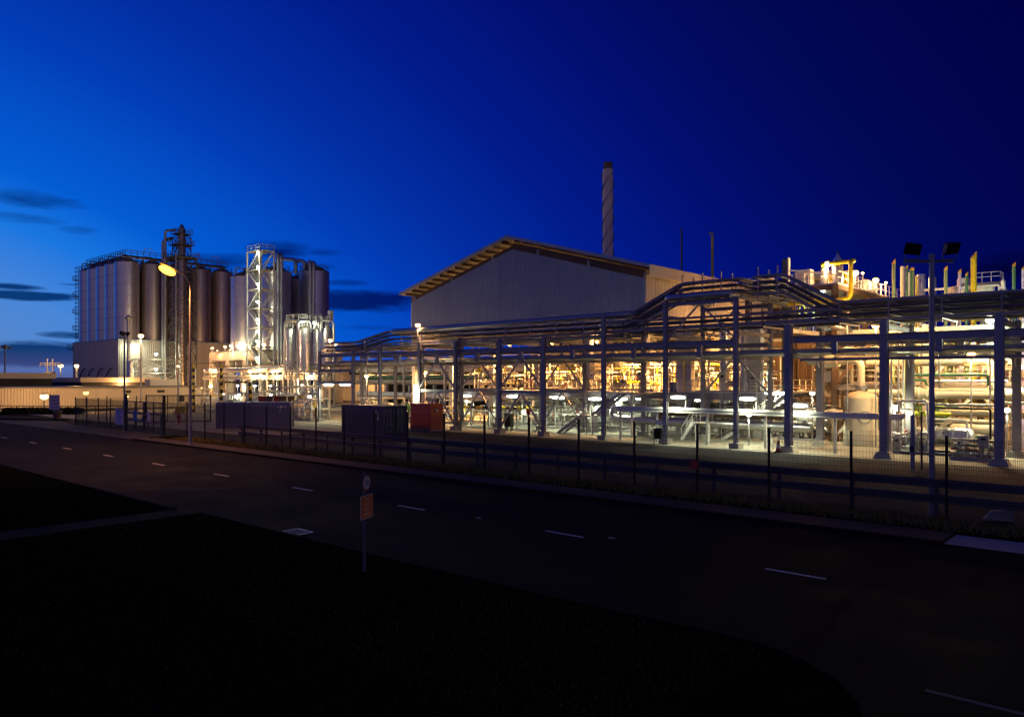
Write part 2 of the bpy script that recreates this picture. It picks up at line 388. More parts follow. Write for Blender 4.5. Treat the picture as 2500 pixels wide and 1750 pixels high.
# drain grate at the near kerb
g0 = gnd(712, 1302)
dg = thing('drain_grate', 'square iron drain grate set at the near edge of the road', 'drain grate', (g0.x, 13.75, .012))
b = MB()
for s in (-1, 1): b.box((s * .42, 0, .012), (.06, .6, .03)); b.box((0, s * .3, .012), (.9, .06, .03))
b.obj('frame', 'galv', dg)
for k in range(7):
    b = MB(); b.box((-.33 + k * .11, 0, .010), (.045, .54, .02)); b.obj('bar', 'steeld', dg)

# ------------------------------------------------------------------ road sign
sg = gnd(890, 1401)
sgn = thing('road_sign', 'orange roadworks plate under a round 30 limit disc on a grey post by the road', 'road sign', (sg.x, sg.y, .07))
b = MB(); b.cyl((0, 0, -.07), (0, 0, 2.5), .045, n=14); b.lathe([(.045, 2.5), (.03, 2.52), (0, 2.53)], n=14); b.obj('post', 'steeld', sgn)
xd = Vector((-.42, .907, 0)); nn = xd.cross(Vector((0, 0, 1)))
def plate(poly2, thick, c, m, name, par):
    b = MB(); n = len(poly2); f = [c + xd * u + Vector((0, 0, v)) + nn * thick / 2 for u, v in poly2]; k = [p - nn * thick for p in f]
    b.add(f + k, [tuple(range(n)), tuple(reversed(range(n, 2 * n)))] + [(i, i + n, (i + 1) % n + n, (i + 1) % n) for i in range(n)]); return b.obj(name, m, par)
def rr(w, h, r, k=5):
    o = []
    for cx, cy, a0 in ((w / 2 - r, h / 2 - r, 0), (-w / 2 + r, h / 2 - r, 90), (-w / 2 + r, -h / 2 + r, 180), (w / 2 - r, -h / 2 + r, 270)):
        o += [(cx + r * math.cos(R(a0 + 90 * i / k)), cy + r * math.sin(R(a0 + 90 * i / k))) for i in range(k + 1)]
    return o
c = Vector((0, 0, 1.66)) + nn * .06
pl = plate(rr(.66, .60, .03), .006, c, 'signw', 'orange_plate', sgn); pl['label'] = 'orange plate reading NEW ROAD LAYOUT AHEAD'
plate(rr(.62, .56, .025), .003, c + nn * .006, 'signo', 'plate_face', pl)
for i, wd in enumerate(('NEW', 'ROAD', 'LAYOUT', 'AHEAD')):
    text('plate_lettering', wd, .115, 'letter', pl, c + nn * .010 + Vector((0, 0, .19 - i * .127)), xd, nn, ext=.001)
c = Vector((0, 0, 2.27)) + nn * .06
circ = lambda r: [(r * math.cos(2 * math.pi * i / 28), r * math.sin(2 * math.pi * i / 28)) for i in range(28)]
dp = plate(circ(.195), .006, c, 'signo', 'limit_disc', sgn)
plate(circ(.165), .003, c + nn * .006, 'signw', 'disc_face', dp)
text('disc_digits', '30', .2, 'black', dp, c + nn * .010, xd, nn, ext=.001)

# ------------------------------------------------------------------ mesh fence
FY = 29.3
def panel_mesh(L, H, z0=.12):
    b = MB(); n = round(L / .05); r = .0034
    for i in range(n + 1):
        x = i * L / n; b.box((x, 0, z0 + H / 2), (2 * r, 2 * r, H))
    z = z0
    while z <= z0 + H + .001:
        b.box((L / 2, .006, z), (L, 2 * r, 2 * r)); b.box((L / 2, -.006, z), (L, 2 * r, 2 * r)); z += .2
    return b.mesh('mesh_panel', 'black')
def post_mesh(H, w=.085):
    b = MB(); b.box((0, 0, H / 2), (w, w, H)); b.box((0, 0, H + .01), (w + .02, w + .02, .025))
    for i in range(7): b.box((0, -w / 2 - .008, .3 + i * (H - .5) / 6), (.05, .02, .05))
    return b.mesh('post', 'black')
def inst(name, me, par, loc, rz=0):
    o = bpy.data.objects.new(name, me); COL.objects.link(o); o.parent = par; o.location = loc; o.rotation_euler = (0, 0, rz); return o
PM, PP = panel_mesh(3.05, 2.8), post_mesh(3.03)
fc = thing('mesh_fence', 'tall black welded mesh fence running beside the road', 'fence', (0, FY, 0))
xs = [-6.08 - 3.13 * k for k in range(19)] + [-6.08 + 3.13 * k for k in range(1, 6)]
for x in xs: inst('post', PP, fc, (x, 0, 0))
for x in sorted(xs)[:-1]: inst('mesh_panel', PM, fc, (x + .04, 0, 0))
inst('mesh_panel', panel_mesh(4.0, 2.8), fc, (-66.5, 0, 0))
fl = thing('mesh_fence', 'short black mesh fence left of the double gate, turning back into the site', 'fence', (0, FY, 0))
xl = [-78.6, -81.7, -84.8, -88.0]
for x in xl: inst('post', PP, fl, (x, 0, 0)); inst('mesh_panel', PM, fl, (x + .04, 0, 0))
for k in range(1, 5): inst('post', PP, fl, (-88, 3.13 * k, 0)); inst('mesh_panel', PM, fl, (-88, 3.13 * (k - 1) + .04, 0), R(90))
GP = MB(); GP.box((0, 0, 1.75), (.2, .2, 3.5)); GP.box((0, 0, 3.52), (.24, .24, .05)); GP = GP.mesh('gate_post', 'black')
gt = thing('mesh_gate', 'wide black double mesh gate with lock boxes at the site entrance', 'gate', (0, FY, 0))
inst('gate_post', GP, gt, (-66.75, 0, 0)); inst('gate_post', GP, gt, (-74.9, 0, 0))
LM = panel_mesh(3.75, 2.55, .2)
for x0 in (-74.7, -70.75):
    b = MB()
    for z in (.17, 2.85): b.box((x0 + 1.9, 0, z), (3.8, .09, .10))
    for x in (x0 + .05, x0 + 1.9, x0 + 3.75): b.box((x, 0, 1.5), (.10 if x != x0 + 1.9 else .07, .088, 2.6))
    lf = b.obj('gate_leaf', 'black', gt); inst('leaf_mesh', LM, lf, (x0 + .03, 0.02, 0))
    b = MB(); b.box((x0 + (3.72 if x0 < -72 else .1), -.07, 1.35), (.28, .05, .36)); b.obj('lock_box', 'black', lf)
g2 = thing('mesh_gate', 'open black gate leaf standing inside the site behind the short fence', 'gate', (-86.5, 36, 0), R(52))
b = MB()
for z in (.2, 3.1): b.box((3.4, 0, z), (6.8, .1, .11))
for x in (0, 2.25, 4.5, 6.8): b.box((x, 0, 1.65), (.12 if x in (0, 6.8) else .07, .09, 3.0))
b.obj('gate_frame', 'black', g2); inst('leaf_mesh', panel_mesh(6.7, 2.8, .25), g2, (.04, .02, 0))
# boards on the fence
def board(label, x, z, w, h, m, lines=0, y=FY - .08, cat='sign board', rz=0):
    t = thing('sign_board', label, cat, (x, y, z), rz)
    b = MB(); b.box((0, 0, 0), (w, .02, h)); b.obj('panel', m, t)
    if lines:
        rr_ = random.Random(int(abs(x) * 10))
        for i in range(lines):
            b = MB(); L = w * rr_.uniform(.45, .8); b.box((rr_.uniform(-.05, .05), -.013, h * .35 - i * h * .7 / max(1, lines - 1)), (L, .004, h * .05)); b.obj('print_line', 'bluedk', t)
    return t
board('tall white notice board fixed to the fence beside the gate', -76.3, 1.35, 1.75, 1.5, 'lilac', 5)
board('small blue notice board hanging on the left gate leaf', -72.6, 1.55, .8, 1.0, 'blue', 0)
board('small white notice with dark print on the right gate leaf', -69.7, 1.6, .55, .95, 'lilac', 3)
board('narrow white notice behind the floodlight mast by the gate', -77.2, 1.95, .5, 1.0, 'lilac', 0, y=FY + .8)
rs = gnd(1707, 1165)
t = thing('round_sign', 'round red-backed disc on the fence near the middle of the picture', 'sign', (-15.45, FY - .09, 1.35))
b = MB(); b.cyl((-.12, -.02, 0), (-.12, 0, 0), .22, n=24); b.obj('disc', 'red', t); b = MB(); b.box((0, .03, 0), (.3, .02, .05)); b.obj('bracket', 'steeld', t)

# guard rails behind the fence
def guardrail(label, x0, x1, y, step, zs, m, rz=0):
    t = thing('guard_rail', label, 'guard rail', (0, y, 0), rz); x = x0
    while x <= x1 + .01:
        b = MB(); b.hsec((x, .12, 0), (x, .12, zs[0] + .08), .12, .10, .012); b.obj('post', 'steeld', t); x += step
    for z in zs:
        b = MB(); pr = [(.0, -.15), (-.05, -.12), (-.05, -.05), (.0, -.02), (0, .02), (-.05, .05), (-.05, .12), (0, .15)]
        vs = [(xx, dy, z + dz) for xx in (x0 - .3, x1 + .3) for dy, dz in pr]; n = len(pr)
        b.add(vs, [(i, i + 1, n + i + 1, n + i) for i in range(n - 1)]); b.add([(a, y_ + .006, z_) for a, y_, z_ in vs], [(i, n + i, n + i + 1, i + 1) for i in range(n - 1)])
        b.obj('rail', m, t)
    return t
guardrail('double grey crash barrier along the yard just behind the fence', -56, 12, 30.6, 2.9, (1.22, .66), 'rail')
guardrail('pale double crash barrier behind the short fence on the left', -86.5, -77.5, 33.6, 3.0, (1.35, .6), 'cladb')

# ------------------------------------------------------------------ containers and cabinet
def container(label, L, W, H, m, loc, rz, marks):
    t = thing('shipping_container', label, 'container', loc, rz)
    def side(p, q, nrm, z0, z1, pitch=.28, dep=.045):
        b = MB(); p, q = Vector(p), Vector(q); d = (q - p); n = int(d.length / pitch); d.normalize(); pts = []
        for i in range(n):
            s = d * (i * pitch)
            pts += [p + s, p + s + d * pitch * .35, p + s + d * pitch * .5 + nrm * dep, p + s + d * pitch * .85 + nrm * dep]
        pts.append(q); k = len(pts)
        b.add([a + Vector((0, 0, z0)) for a in pts] + [a + Vector((0, 0, z1)) for a in pts], [(i, i + 1, k + i + 1, k + i) for i in range(k - 1)]); return b
    hx, hy = L / 2, W / 2
    for (p, q, nrm) in (((-hx, -hy, 0), (hx, -hy, 0), Vector((0, -1, 0))), ((hx, hy, 0), (-hx, hy, 0), Vector((0, 1, 0))), ((-hx, hy, 0), (-hx, -hy, 0), Vector((-1, 0, 0)))):
        side(p, q, nrm, .15, H - .1).obj('wall', m, t)
    b = MB()
    for x in (-hx, hx):
        for y in (-hy, hy): b.box((x, y, H / 2), (.14, .14, H))
    for y in (-hy, hy):
        b.box((0, y, .08), (L - .15, .12, .16)); b.box((0, y, H - .05), (L - .15, .11, .10))
    for x in (-hx, hx):
        b.box((x, 0, .08), (.12, W - .15, .158)); b.box((x, 0, H - .05), (.11, W - .15, .098))
    b.obj('frame', m, t)
    b = MB(); b.box((0, 0, H - .03), (L - .15, W - .15, .03)); b.obj('roof', m, t)
    for s in (-1, 1):
        b = MB(); b.box((hx - .02, s * W / 4, H / 2), (.05, W / 2 - .1, H - .28)); 
        for yy in (-.28, .28): b.box((hx + .01, s * W / 4 + yy, H / 2), (.03, .1, H - .4))
        dr = b.obj('door', m, t)
        for yy in (-.33, .05):
            b = MB(); b.cyl((hx + .07, s * W / 4 + yy, .2), (hx + .07, s * W / 4 + yy, H - .2), .02, n=6); b.box((hx + .08, s * W / 4 + yy + .08, 1.0), (.02, .25, .05)); b.obj('lock_rod', 'galv', dr)
    for (x, z, w, h) in marks:
        b = MB(); b.box((x, -hy - .052, z), (w, .006, h)); b.obj('marking', 'white', t)
    return t
a, bb = gnd(528, 1046), gnd(708, 1044.5)
mid = (a + bb) / 2; dd = (bb - a); nrm = Vector((-dd.y, dd.x, 0)).normalized()
cc = mid + nrm * 1.22
container('long blue corrugated container seen side-on in front of the silos', 7.1, 2.44, 2.62, 'bluec', (cc.x, cc.y, 0), math.atan2(dd.y, dd.x),
          [(2.4, 2.15, .09, .1), (2.75, 2.15, .28, .1), (3.1, 2.15, .1, .1), (2.65, 1.98, .14, .08), (2.62, 1.7, .1, .18)])
container('dark navy corrugated container with end doors beside the orange cabinet', 6.06, 2.44, 2.6, 'navy', (-55.0, 43.05, 0), 0, [(2.2, 1.9, .12, .1), (2.2, 1.5, .1, .3), (1.95, 2.1, .25, .06)])

t = thing('tank_cabinet', 'orange-red steel tank cabinet with pipework on its roof', 'cabinet', (-54.8, 49.3, 0))
b = MB(); b.box((0, 0, .06), (3.1, 1.75, .12)); b.obj('base', 'conc', t)
b = MB(); b.box((0, 0, 1.34), (2.9, 1.6, 2.44)); b.box((0, 0, 2.58), (3.0, 1.7, .05)); b.obj('body', 'orange', t)
b = MB(); b.cyl((1.45, -.1, 1.95), (1.56, -.1, 1.95), .16, n=18); g = b.obj('gauge', 'steeld', t)
b = MB(); b.cyl((1.56, -.1, 1.95), (1.57, -.1, 1.95), .13, n=18); b.obj('dial', 'white', g)
for px_, yy in ((-.5, 0), (.0, .2), (.5, -.2)):
    b = MB(); b.tube([(px_, yy, 2.55), (px_, yy, 3.0), (px_ + .9, yy, 3.0), (px_ + .9, yy, 2.75)], .055, bend=.15); b.obj('roof_pipe', 'steel', t)
b = MB(); b.cyl((.45, .3, 2.6), (.45, .3, 2.95), .12, n=12); b.obj('breather', 'steel', t)
def hoop(label, x, y, w, h, rz, m, grp=None):
    t = thing('guard_hoop', label, 'guard hoop', (x, y, 0), rz, grp); b = MB(); b.tube([(-w / 2, 0, 0), (-w / 2, 0, h), (w / 2, 0, h), (w / 2, 0, 0)], .05, bend=.16); b.obj('hoop', m, t)
    for s in (-1, 1): b = MB(); b.box((s * w / 2, 0, .04), (.22, .22, .08)); b.obj('foot', 'conc', t)
hoop('red guard hoop at the left front of the orange cabinet', -55.7, 47.6, 1.0, 1.3, 0, 'orange')
hoop('red guard hoop at the right front corner of the orange cabinet', -52.3, 48.0, 1.0, 1.3, R(80), 'orange')

# ------------------------------------------------------------------ masts and street lamps
def flood_mast(label, loc, rz, h):
    t = thing('floodlight_mast', label, 'floodlight mast', loc, rz)
    b = MB(); b.cyl((0, 0, 0), (0, 0, h), .10, .085, n=16); b.cyl((0, 0, 0), (0, 0, .05), .2, n=16); b.lathe([(.088, h - .14), (.098, h - .13), (.098, h), (.02, h + .02)], n=16); b.obj('pole', 'steel', t)
    b = MB(); b.box((-.12, 0, h - .26), (1.75, .09, .10)); b.obj('crossbar', 'steeld', t)
    for x, tilt in ((-.72, -.28), (.62, .28)):
        b = MB(); c = Vector((x, -.05, h + .22)); rot = Matrix.Rotation(R(32), 3, 'X') @ Matrix.Rotation(tilt, 3, 'Z')
        vs = [(-.28, -.16, -.20), (.28, -.16, -.20), (.28, -.16, .22), (-.28, -.16, .22), (-.17, .14, -.12), (.17, .14, -.12), (.17, .14, .15), (-.17, .14, .15)]
        b.add([c + rot @ Vector(v) for v in vs], [(0, 1, 2, 3), (7, 6, 5, 4), (0, 4, 5, 1), (1, 5, 6, 2), (2, 6, 7, 3), (3, 7, 4, 0)])
        for k in range(5): b.add([c + rot @ Vector(v) for v in ((-.2 + k * .1, .12, -.12), (-.19 + k * .1, .12, -.12), (-.19 + k * .1, .2, .1), (-.2 + k * .1, .2, .1))], [(0, 1, 2, 3)])
        hd = b.obj('flood_head', 'black', t)
        b = MB()
        for s in (-.26, .26): b.bar((x + s * .9, 0, h - .2), (x + s, -.05, h + .15), .03, .015)
        b.box((x, 0, h - .195), (.5, .05, .02)); b.obj('yoke', 'steeld', hd)
    return t
fm = gnd(2275, 1257)
flood_mast('tall grey mast with two unlit floodlights on a crossbar, right of the picture', (fm.x, fm.y, 0), R(38), 9.56)
fm = gnd(266, 1053)
flood_mast('grey mast with unlit floodlights beside the double gate', (fm.x, fm.y + 1.4, 0), R(138), 9.1)

sl = thing('street_lamp', 'tall curved street lamp glowing bright orange over the road', 'street lamp', (-55.7, 26.4, .08))
b = MB(); b.cyl((0, 0, 0), (0, 0, 1.6), .13, n=14); b.cyl((0, 0, 1.6), (0, 0, 11.0), .10, .07, n=14); b.box((0, 0, .03), (.5, .5, .06)); b.obj('pole', 'steel', sl)
b = MB(); b.tube([(0, 0, 11.0), (0, 0, 12.1), (-.12, -.5, 12.75), (-.25, -1.15, 12.95)], .05, bend=.8); b.obj('arm', 'steel', sl)
hd = MB()
hv = Vector((-.12, -1.0, .42)).normalized(); hs = Vector((-.26, -1.2, 12.85))
hd.bar(hs - hv * .25 + Vector((0, 0, .22)), hs + hv * .95 + Vector((0, 0, .22)), .42, .12); hd.obj('lamp_head', 'steel', sl)
ln = MB(); q = Vector((0, 0, -1)); 
def ell(b, c, d, L, w, h):
    n = 14; m = 8; d = d.normalized(); r = d.cross(Vector((0, 0, 1))).normalized(); u = r.cross(d); vs = []
    for i in range(m + 1):
        th = math.pi * i / m
        for k in range(n):
            ph = 2 * math.pi * k / n; vs.append(c + d * math.cos(th) * L + r * math.sin(th) * math.cos(ph) * w + u * math.sin(th) * math.sin(ph) * h)
    b.add(vs, [(i * n + k, (i + 1) * n + k, (i + 1) * n + (k + 1) % n, i * n + (k + 1) % n) for i in range(m) for k in range(n)], True)
ell(ln, hs + hv * .42 + Vector((0, 0, -.14)), hv, .62, .34, .28); ln.obj('lens', 'lorange', sl)
lamp(sl, hs + hv * .42 + Vector((0, 0, -.55)), (1.0, .36, .08), 5500, .25, 140)

# concrete block, traffic cone, bins in the yard
bk = gnd(2436, 1272)
t = thing('concrete_block', 'rough pale concrete block lying in the grass inside the fence', 'block', (bk.x, bk.y, .04), R(20))
b = MB(); b.add([(-.45, -.2, 0), (.45, -.2, 0), (.45, .2, 0), (-.45, .2, 0), (-.2, -.15, .3), (.42, -.15, .42), (.42, .15, .42), (-.2, .15, .3)], [(3, 2, 1, 0), (4, 5, 6, 7), (0, 1, 5, 4), (1, 2, 6, 5), (2, 3, 7, 6), (3, 0, 4, 7)]); b.obj('block', 'conc', t)
cn = gnd(1900, 1104)
t = thing('traffic_cone', 'red and white traffic cone beside a rack column', 'traffic cone', (cn.x, cn.y, .006))
b = MB(); b.box((0, 0, .03), (.45, .45, .05)); b.obj('base', 'rubber', t)
b = MB(); b.lathe([(.19, .05), (.15, .28)], n=18); b.lathe([(.105, .52), (.04, .88), (0, .885)], n=18); b.obj('cone', 'red', t)
b = MB(); b.lathe([(.15, .28), (.105, .52)], n=18); b.obj('white_band', 'white', t)
t = thing('litter_bin', 'black litter bin on two legs in front of the plant', 'bin', (*gnd(1607, 1089).xy, .006), R(30))
b = MB(); b.lathe([(.28, .55), (.34, 1.3), (.36, 1.32), (.33, 1.34), (.26, 1.3), (.24, .6)], n=16); b.obj('bin', 'black', t)
for s in (-.3, .3): b = MB(); b.cyl((s, 0, 0), (s, 0, 1.2), .025, n=6); b.obj('leg', 'steeld', t)
b = MB(); b.box((0, .33, 1.75), (.42, .02, .35)); b.cyl((0, .33, 1.2), (0, .33, 1.6), .02, n=6); b.obj('notice', 'white', t)
for lab, px_, py_, h in (('slim grey valve post standing alone in the yard, right of the white vessel', 2228, 1146, 2.95),):
    p = gnd(px_, py_); t = thing('bollard_post', lab, 'post', (p.x, p.y, 0)); b = MB(); b.cyl((0, 0, 0), (0, 0, h), .11, n=14); b.lathe([(.11, h), (.07, h + .05), (0, h + .06)], n=14); b.obj('post', 'steel', t)
    b = MB(); b.box((0, -.13, 1.15), (.22, .12, .35)); b.obj('switch_box', 'bluedk', t)
    b = MB(); b.cyl((.42, .1, 0), (.42, .1, 3.2), .05, n=10); b.torus((.42, .1, 3.15), (0, 0, 1), .16, .03); b.obj('valve_rod', 'brown', t)
# ------------------------------------------------------------------ lamps
def fixture(label, p, kind='sod', power=700, z0=None, r=.26, arm=None, post=.05, group=None, name=None, light=True, off=None, cone=150):
    """a lit bulkhead or pole lamp: lens, housing and either a post down to z0 or a short arm"""
    p = Vector(p); t = thing(name or 'bulkhead_lamp', label, 'lamp', (p.x, p.y, p.z if z0 is None else z0), 0, group)
    L = Vector((0, 0, 0 if z0 is None else p.z - z0))
    lens = {'sod': 'lsod', 'warm': 'lwarm', 'white': 'lwht', 'dim': 'ldim'}[kind]; colr = {'sod': SOD, 'warm': WRM, 'white': WHT, 'dim': SOD}[kind]
    b = MB(); b.sphere(L, r, (1, 1, .8), 14); b.obj('lens', lens, t)
    b = MB(); b.lathe([(r * .3, r * 1.02), (r * .6, r * .9), (r * .82, r * .62), (r * .8, r * .55)], L, n=14); b.obj('housing', 'steeld', t)
    b = MB()
    if z0 is not None:
        b.cyl((0, 0, 0), L + Vector((0, 0, -r * .75)), post * 1.1, post, n=8); b.box((0, 0, .02), (.24, .24, .04)); b.obj('post', 'steel', t)
    elif arm is not None:
        b.bar(L + Vector((0, 0, r * .9)), L + Vector(arm) + Vector((0, 0, r * .9)), .06); b.obj('bracket', 'steel', t)
    if light: lamp(t, L + (Vector(off) if off else Vector((0, 0, -r - .12))), colr, power, r * .8, cone)
    return t
def tube_lamp(label, p, L=1.3, rz=0.0, power=420, dz=None, kind='lwht', post=None, vertical=False):
    p = Vector(p); t = thing('tube_lamp', label, 'lamp', p, rz)
    b = MB()
    if vertical: b.cyl((0, 0, -L / 2), (0, 0, L / 2), .13, n=12)
    else: ell2(b, L)
    b.obj('lens', kind, t)
    b = MB()
    if vertical: b.box((0, .17, 0), (.2, .06, L + .1))
    else: b.box((0, 0, .17), (L * .96, .22, .06))
    b.obj('housing', 'steelw', t)
    b = MB()
    if post is not None:
        b.tube([(L * .45, 0, .2), (L * .45 + .12, 0, .2), (L * .45 + .12, 0, post)], .05, bend=.1); b.obj('stem', 'white', t)
    else:
        b.box((0, .12 if vertical else 0, 0 if vertical else .26), (.08, .25 if vertical else .08, .12)); b.obj('hanger', 'steel', t)
    lamp(t, (0, -.3, 0) if vertical else (0, -.4 if post is not None else 0, -.16), WHT, power, .35, None if vertical else 155)
    return t
def ell2(b, L):
    n, m = 12, 8; vs = []
    for i in range(m + 1):
        th = math.pi * i / m
        for k in range(n):
            ph = 2 * math.pi * k / n; vs.append((math.cos(th) * L / 2, math.sin(th) ** .6 * math.cos(ph) * .17, math.sin(th) ** .6 * math.sin(ph) * .13))
    b.add(vs, [(i * n + k, (i + 1) * n + k, (i + 1) * n + (k + 1) % n, i * n + (k + 1) % n) for i in range(m) for k in range(n)], True)

# ------------------------------------------------------------------ pipe racks
XA = [-75.2, -68.8, -64.1, -57.8, -52.6, -46.8, -41.6, -35.3, -29.6, -23.9]
TOPA = {-75.2: 8.2, -68.8: 8.2, -35.3: 10.3, -29.6: 10.85, -23.9: 10.85}
YF, YB = 51.0, 57.0
def rack(label, xs, tops, w, beamd, y0, y1, flare=False, short=()):
    t = thing('pipe_rack', label, 'pipe rack')
    for y in (y0, y1):
        for x in xs:
            h = tops.get(x, 8.65)
            b = MB(); b.hsec((x, y, .35), (x, y, h), w, w, .025, 'y'); b.obj('column', 'steel', t)
            b = MB()
            if flare:
                b.add([(x + sx_ * .55, y + sy_ * .55, 0) for sx_, sy_ in ((-1, -1), (1, -1), (1, 1), (-1, 1))] + [(x + sx_ * .36, y + sy_ * .36, .42) for sx_, sy_ in ((-1, -1), (1, -1), (1, 1), (-1, 1))],
                      [(3, 2, 1, 0), (4, 5, 6, 7), (0, 1, 5, 4), (1, 2, 6, 5), (2, 3, 7, 6), (3, 0, 4, 7)])
            else: b.box((x, y, .2), (.75, .75, .4))
            b.obj('plinth', 'conc', t)
        for x0, x1 in zip(xs[:-1], xs[1:]):
            b = MB(); b.hsec((x0 + w / 2, y, 7.62), (x1 - w / 2, y, 7.62), .26, beamd, .02, 'z'); b.obj('beam', 'steel', t)
            xm = (x0 + x1) / 2
            b = MB(); b.box((xm, y, 7.0), (.32, .22, .82)); b.bar((xm, y - .12, 6.62), (xm, y - .12, 7.4), .36, .02); b.obj('hanger', 'steel', t)
    for x in xs:
        b = MB(); b.hsec((x, y0 + w / 2 + .01, 6.52), (x, y1 - w / 2 - .01, 6.52), .22, .27, .02, 'z'); b.hsec((x, y0 + w / 2 + .01, 8.28), (x, y1 - w / 2 - .01, 8.28), .22, .30, .02, 'z'); b.obj('cross_beam', 'steel', t)
        for yy, s in ((y0, 1), (y1, -1)):
            b = MB(); b.bar((x, yy + s * w / 2, 5.75), (x, yy + s * .75, 6.36), .08); b.bar((x, yy + s * w / 2, 7.6), (x, yy + s * .7, 8.14), .08); b.obj('knee_brace', 'steel', t)
    for x0, x1 in zip(xs[:-1], xs[1:]):
        xm = (x0 + x1) / 2
        b = MB(); b.hsec((xm, y0, 6.49), (xm, y1, 6.49), .2, .24, .02, 'z'); b.obj('cross_beam', 'steel', t)
    return t
rackA = rack('long grey steel pipe rack of slim columns in front of the hall', XA, TOPA, .30, .36, YF, YB)
XB = [-20.1, -14.05, -7.9, -1.9, 4.1]
rackB = rack('heavier grey steel pipe rack with broad columns and flared bases at the right', XB, {}, .46, .46, YF, YB, True)
def brace(t, pts, w=.16):
    for p, q in pts:
        b = MB(); b.bar(p, q, w, w * .8); b.obj('brace', 'steel', t)
for x0, x1 in ((-57.8, -52.6), (-46.8, -41.6)):
    xm = (x0 + x1) / 2
    for y in (YF - .02, YB + .02):
        brace(rackA, [((xm - .15, y, 6.7), (x0 + .12, y, 4.1)), ((xm + .15, y, 6.7), (x1 - .12, y, 4.1)), ((xm - .1, y, 3.62), (x0 + .12, y, .6)), ((xm + .1, y, 3.62), (x1 - .12, y, .6))])
        b = MB(); b.hsec((x0 + .15, y, 3.8), (x1 - .15, y, 3.8), .2, .26, .02, 'z'); b.obj('beam', 'steel', rackA)
brace(rackA, [((-26.9, YB, 6.7), (-29.4, YB, 3.9)), ((-26.6, YB, 6.7), (-24.1, YB, 3.9))])
for y in (YF, YB):
    b = MB(); b.hsec((-29.45, y, 10.62), (-24.05, y, 10.62), .3, .26, .02, 'z'); b.bar((-29.45, y - .02, 10.62), (-24.05, y - .02, 10.62), .05, .28); b.obj('beam', 'steel', rackA)
    brace(rackA, [((-26.9, y, 10.4), (-29.4, y, 8.0)), ((-26.6, y, 10.4), (-24.1, y, 8.0))], .14)
# extra columns of the first bay: the tee-shaped end frame with two levels of beams
for z in (5.9, 4.55):
    b = MB(); b.hsec((-75.05, YF, z), (-68.95, YF, z), .3, .24, .02, 'z'); b.bar((-75.05, YF - .02, z), (-68.95, YF - .02, z), .05, .3); b.obj('beam', 'steel', rackA)
# slender posts that carry the pipe tiers
TZ = (8.80, 9.21, 9.63, 10.05)
def tier_post(t, x, ys, z0, dz=0.0, m='steel'):
    for y in ys:
        b = MB(); b.box((x, y, (z0 + 10.2 + dz) / 2), (.09, .09, 10.2 + dz - z0)); b.obj('pipe_support', m, t)
    b = MB()
    for z in TZ: b.box((x, sum(ys) / 2, z + dz - .13), (.08, max(ys) - min(ys) + .25, .07))
    b.obj('pipe_support', m, t)
x = -61.5
while x < -34.5: tier_post(rackA, x, (51.75, 53.55), 8.43); x += 2.95
for x in (-67.8, -72.2): tier_post(rackA, x, (51.75, 53.55), 7.4, -.95)
for x in (-17.0, -14.0, -11.0, -7.9, -4.9, -1.9, 1.2): tier_post(rackB, x, (51.75, 55.6), 8.43)
LZ = 2.22
for x in (-28.6, -26.9, -25.4, -22.6, -21.2):
    for y in (51.75, 53.55):
        b = MB(); b.box((x, y, 11.75), (.08, .08, 2.3)); b.obj('pipe_support', 'steel', rackA)
    b = MB()
    for z in TZ: b.box((x, 52.65, z + LZ - .12), (.07, 2.0, .06))
    b.obj('pipe_support', 'steel', rackA)
for y in (55.5, 58.0):
    for x in (-26.0, -21.4):
        b = MB(); b.box((x, y, 11.0), (.08, .08, 3.7)); b.obj('pipe_support', 'steel', rackA)
    b = MB()
    for z in TZ: b.box((-23.7, y, z + LZ - .12), (4.6, .07, .06))
    b.obj('pipe_support', 'steel', rackA)
TIER = ['lowest', 'second-lowest', 'second-highest', 'topmost']; ROW = ['front', 'rear', 'hindmost']
for i, z in enumerate(TZ):
    for j in range(2):
        d = .6 * j; y = 52.05 + d; r = (.095, .08)[j] + (.015 if i in (1, 3) else 0)
        xl, xr, yf = -24.1 - d, -23.2 + d, 57.2 + d
        pts = [(-75.9 - d * .8, 74, z - .95), (-75.9 - d * .8, y, z - .95), (-69.6, y, z - .95), (-64.2, y, z), (-33.8, y, z), (-28.9, y, z + LZ), (xl, y, z + LZ), (xl, yf, z + LZ), (xr, yf, z + LZ), (xr, y, z + LZ), (-20.9, y, z + LZ), (-17.2, y, z), (8, y, z)]
        b = MB(); b.tube(pts, r, 9, bend=.5)
        o = b.obj('rack_pipe', 'steeld' if (i + j) % 3 else 'steel'); tag(o, f'{TIER[i]} {ROW[j]} pipe of the dark bundle that arches over the rack', 'pipe', 'pipes of the arched upper bundle')
for i, z in enumerate(TZ):
    for j in range(3):
        b = MB(); y = 54.0 + .55 * j; b.tube([(-19.5, 63, z), (-19.5 + .3 * j, y, z), (8, y, z)], .10 + .02 * (j % 2), 8, bend=.5)
        tag(b.obj('rack_pipe', 'steeld' if j != 1 else 'steel'), f'{TIER[i]} {("front", "middle", "rear")[j]} pipe of the straight bundle at the back of the right rack', 'pipe', 'pipes at the back of the right rack')
def pipe(name, label, pts, r, m, bend=None, fl=(), group=None, cat='pipe', n=14):
    t = MB().tube(pts, r, n, bend); 
    for (p, ax) in fl:
        p, ax = Vector(p), Vector(ax).normalized(); t.cyl(p - ax * .09, p - ax * .015, r * 1.45, n=18); t.cyl(p + ax * .015, p + ax * .09, r * 1.45, n=18)
    return tag(t.obj(name, m), label, cat, group)
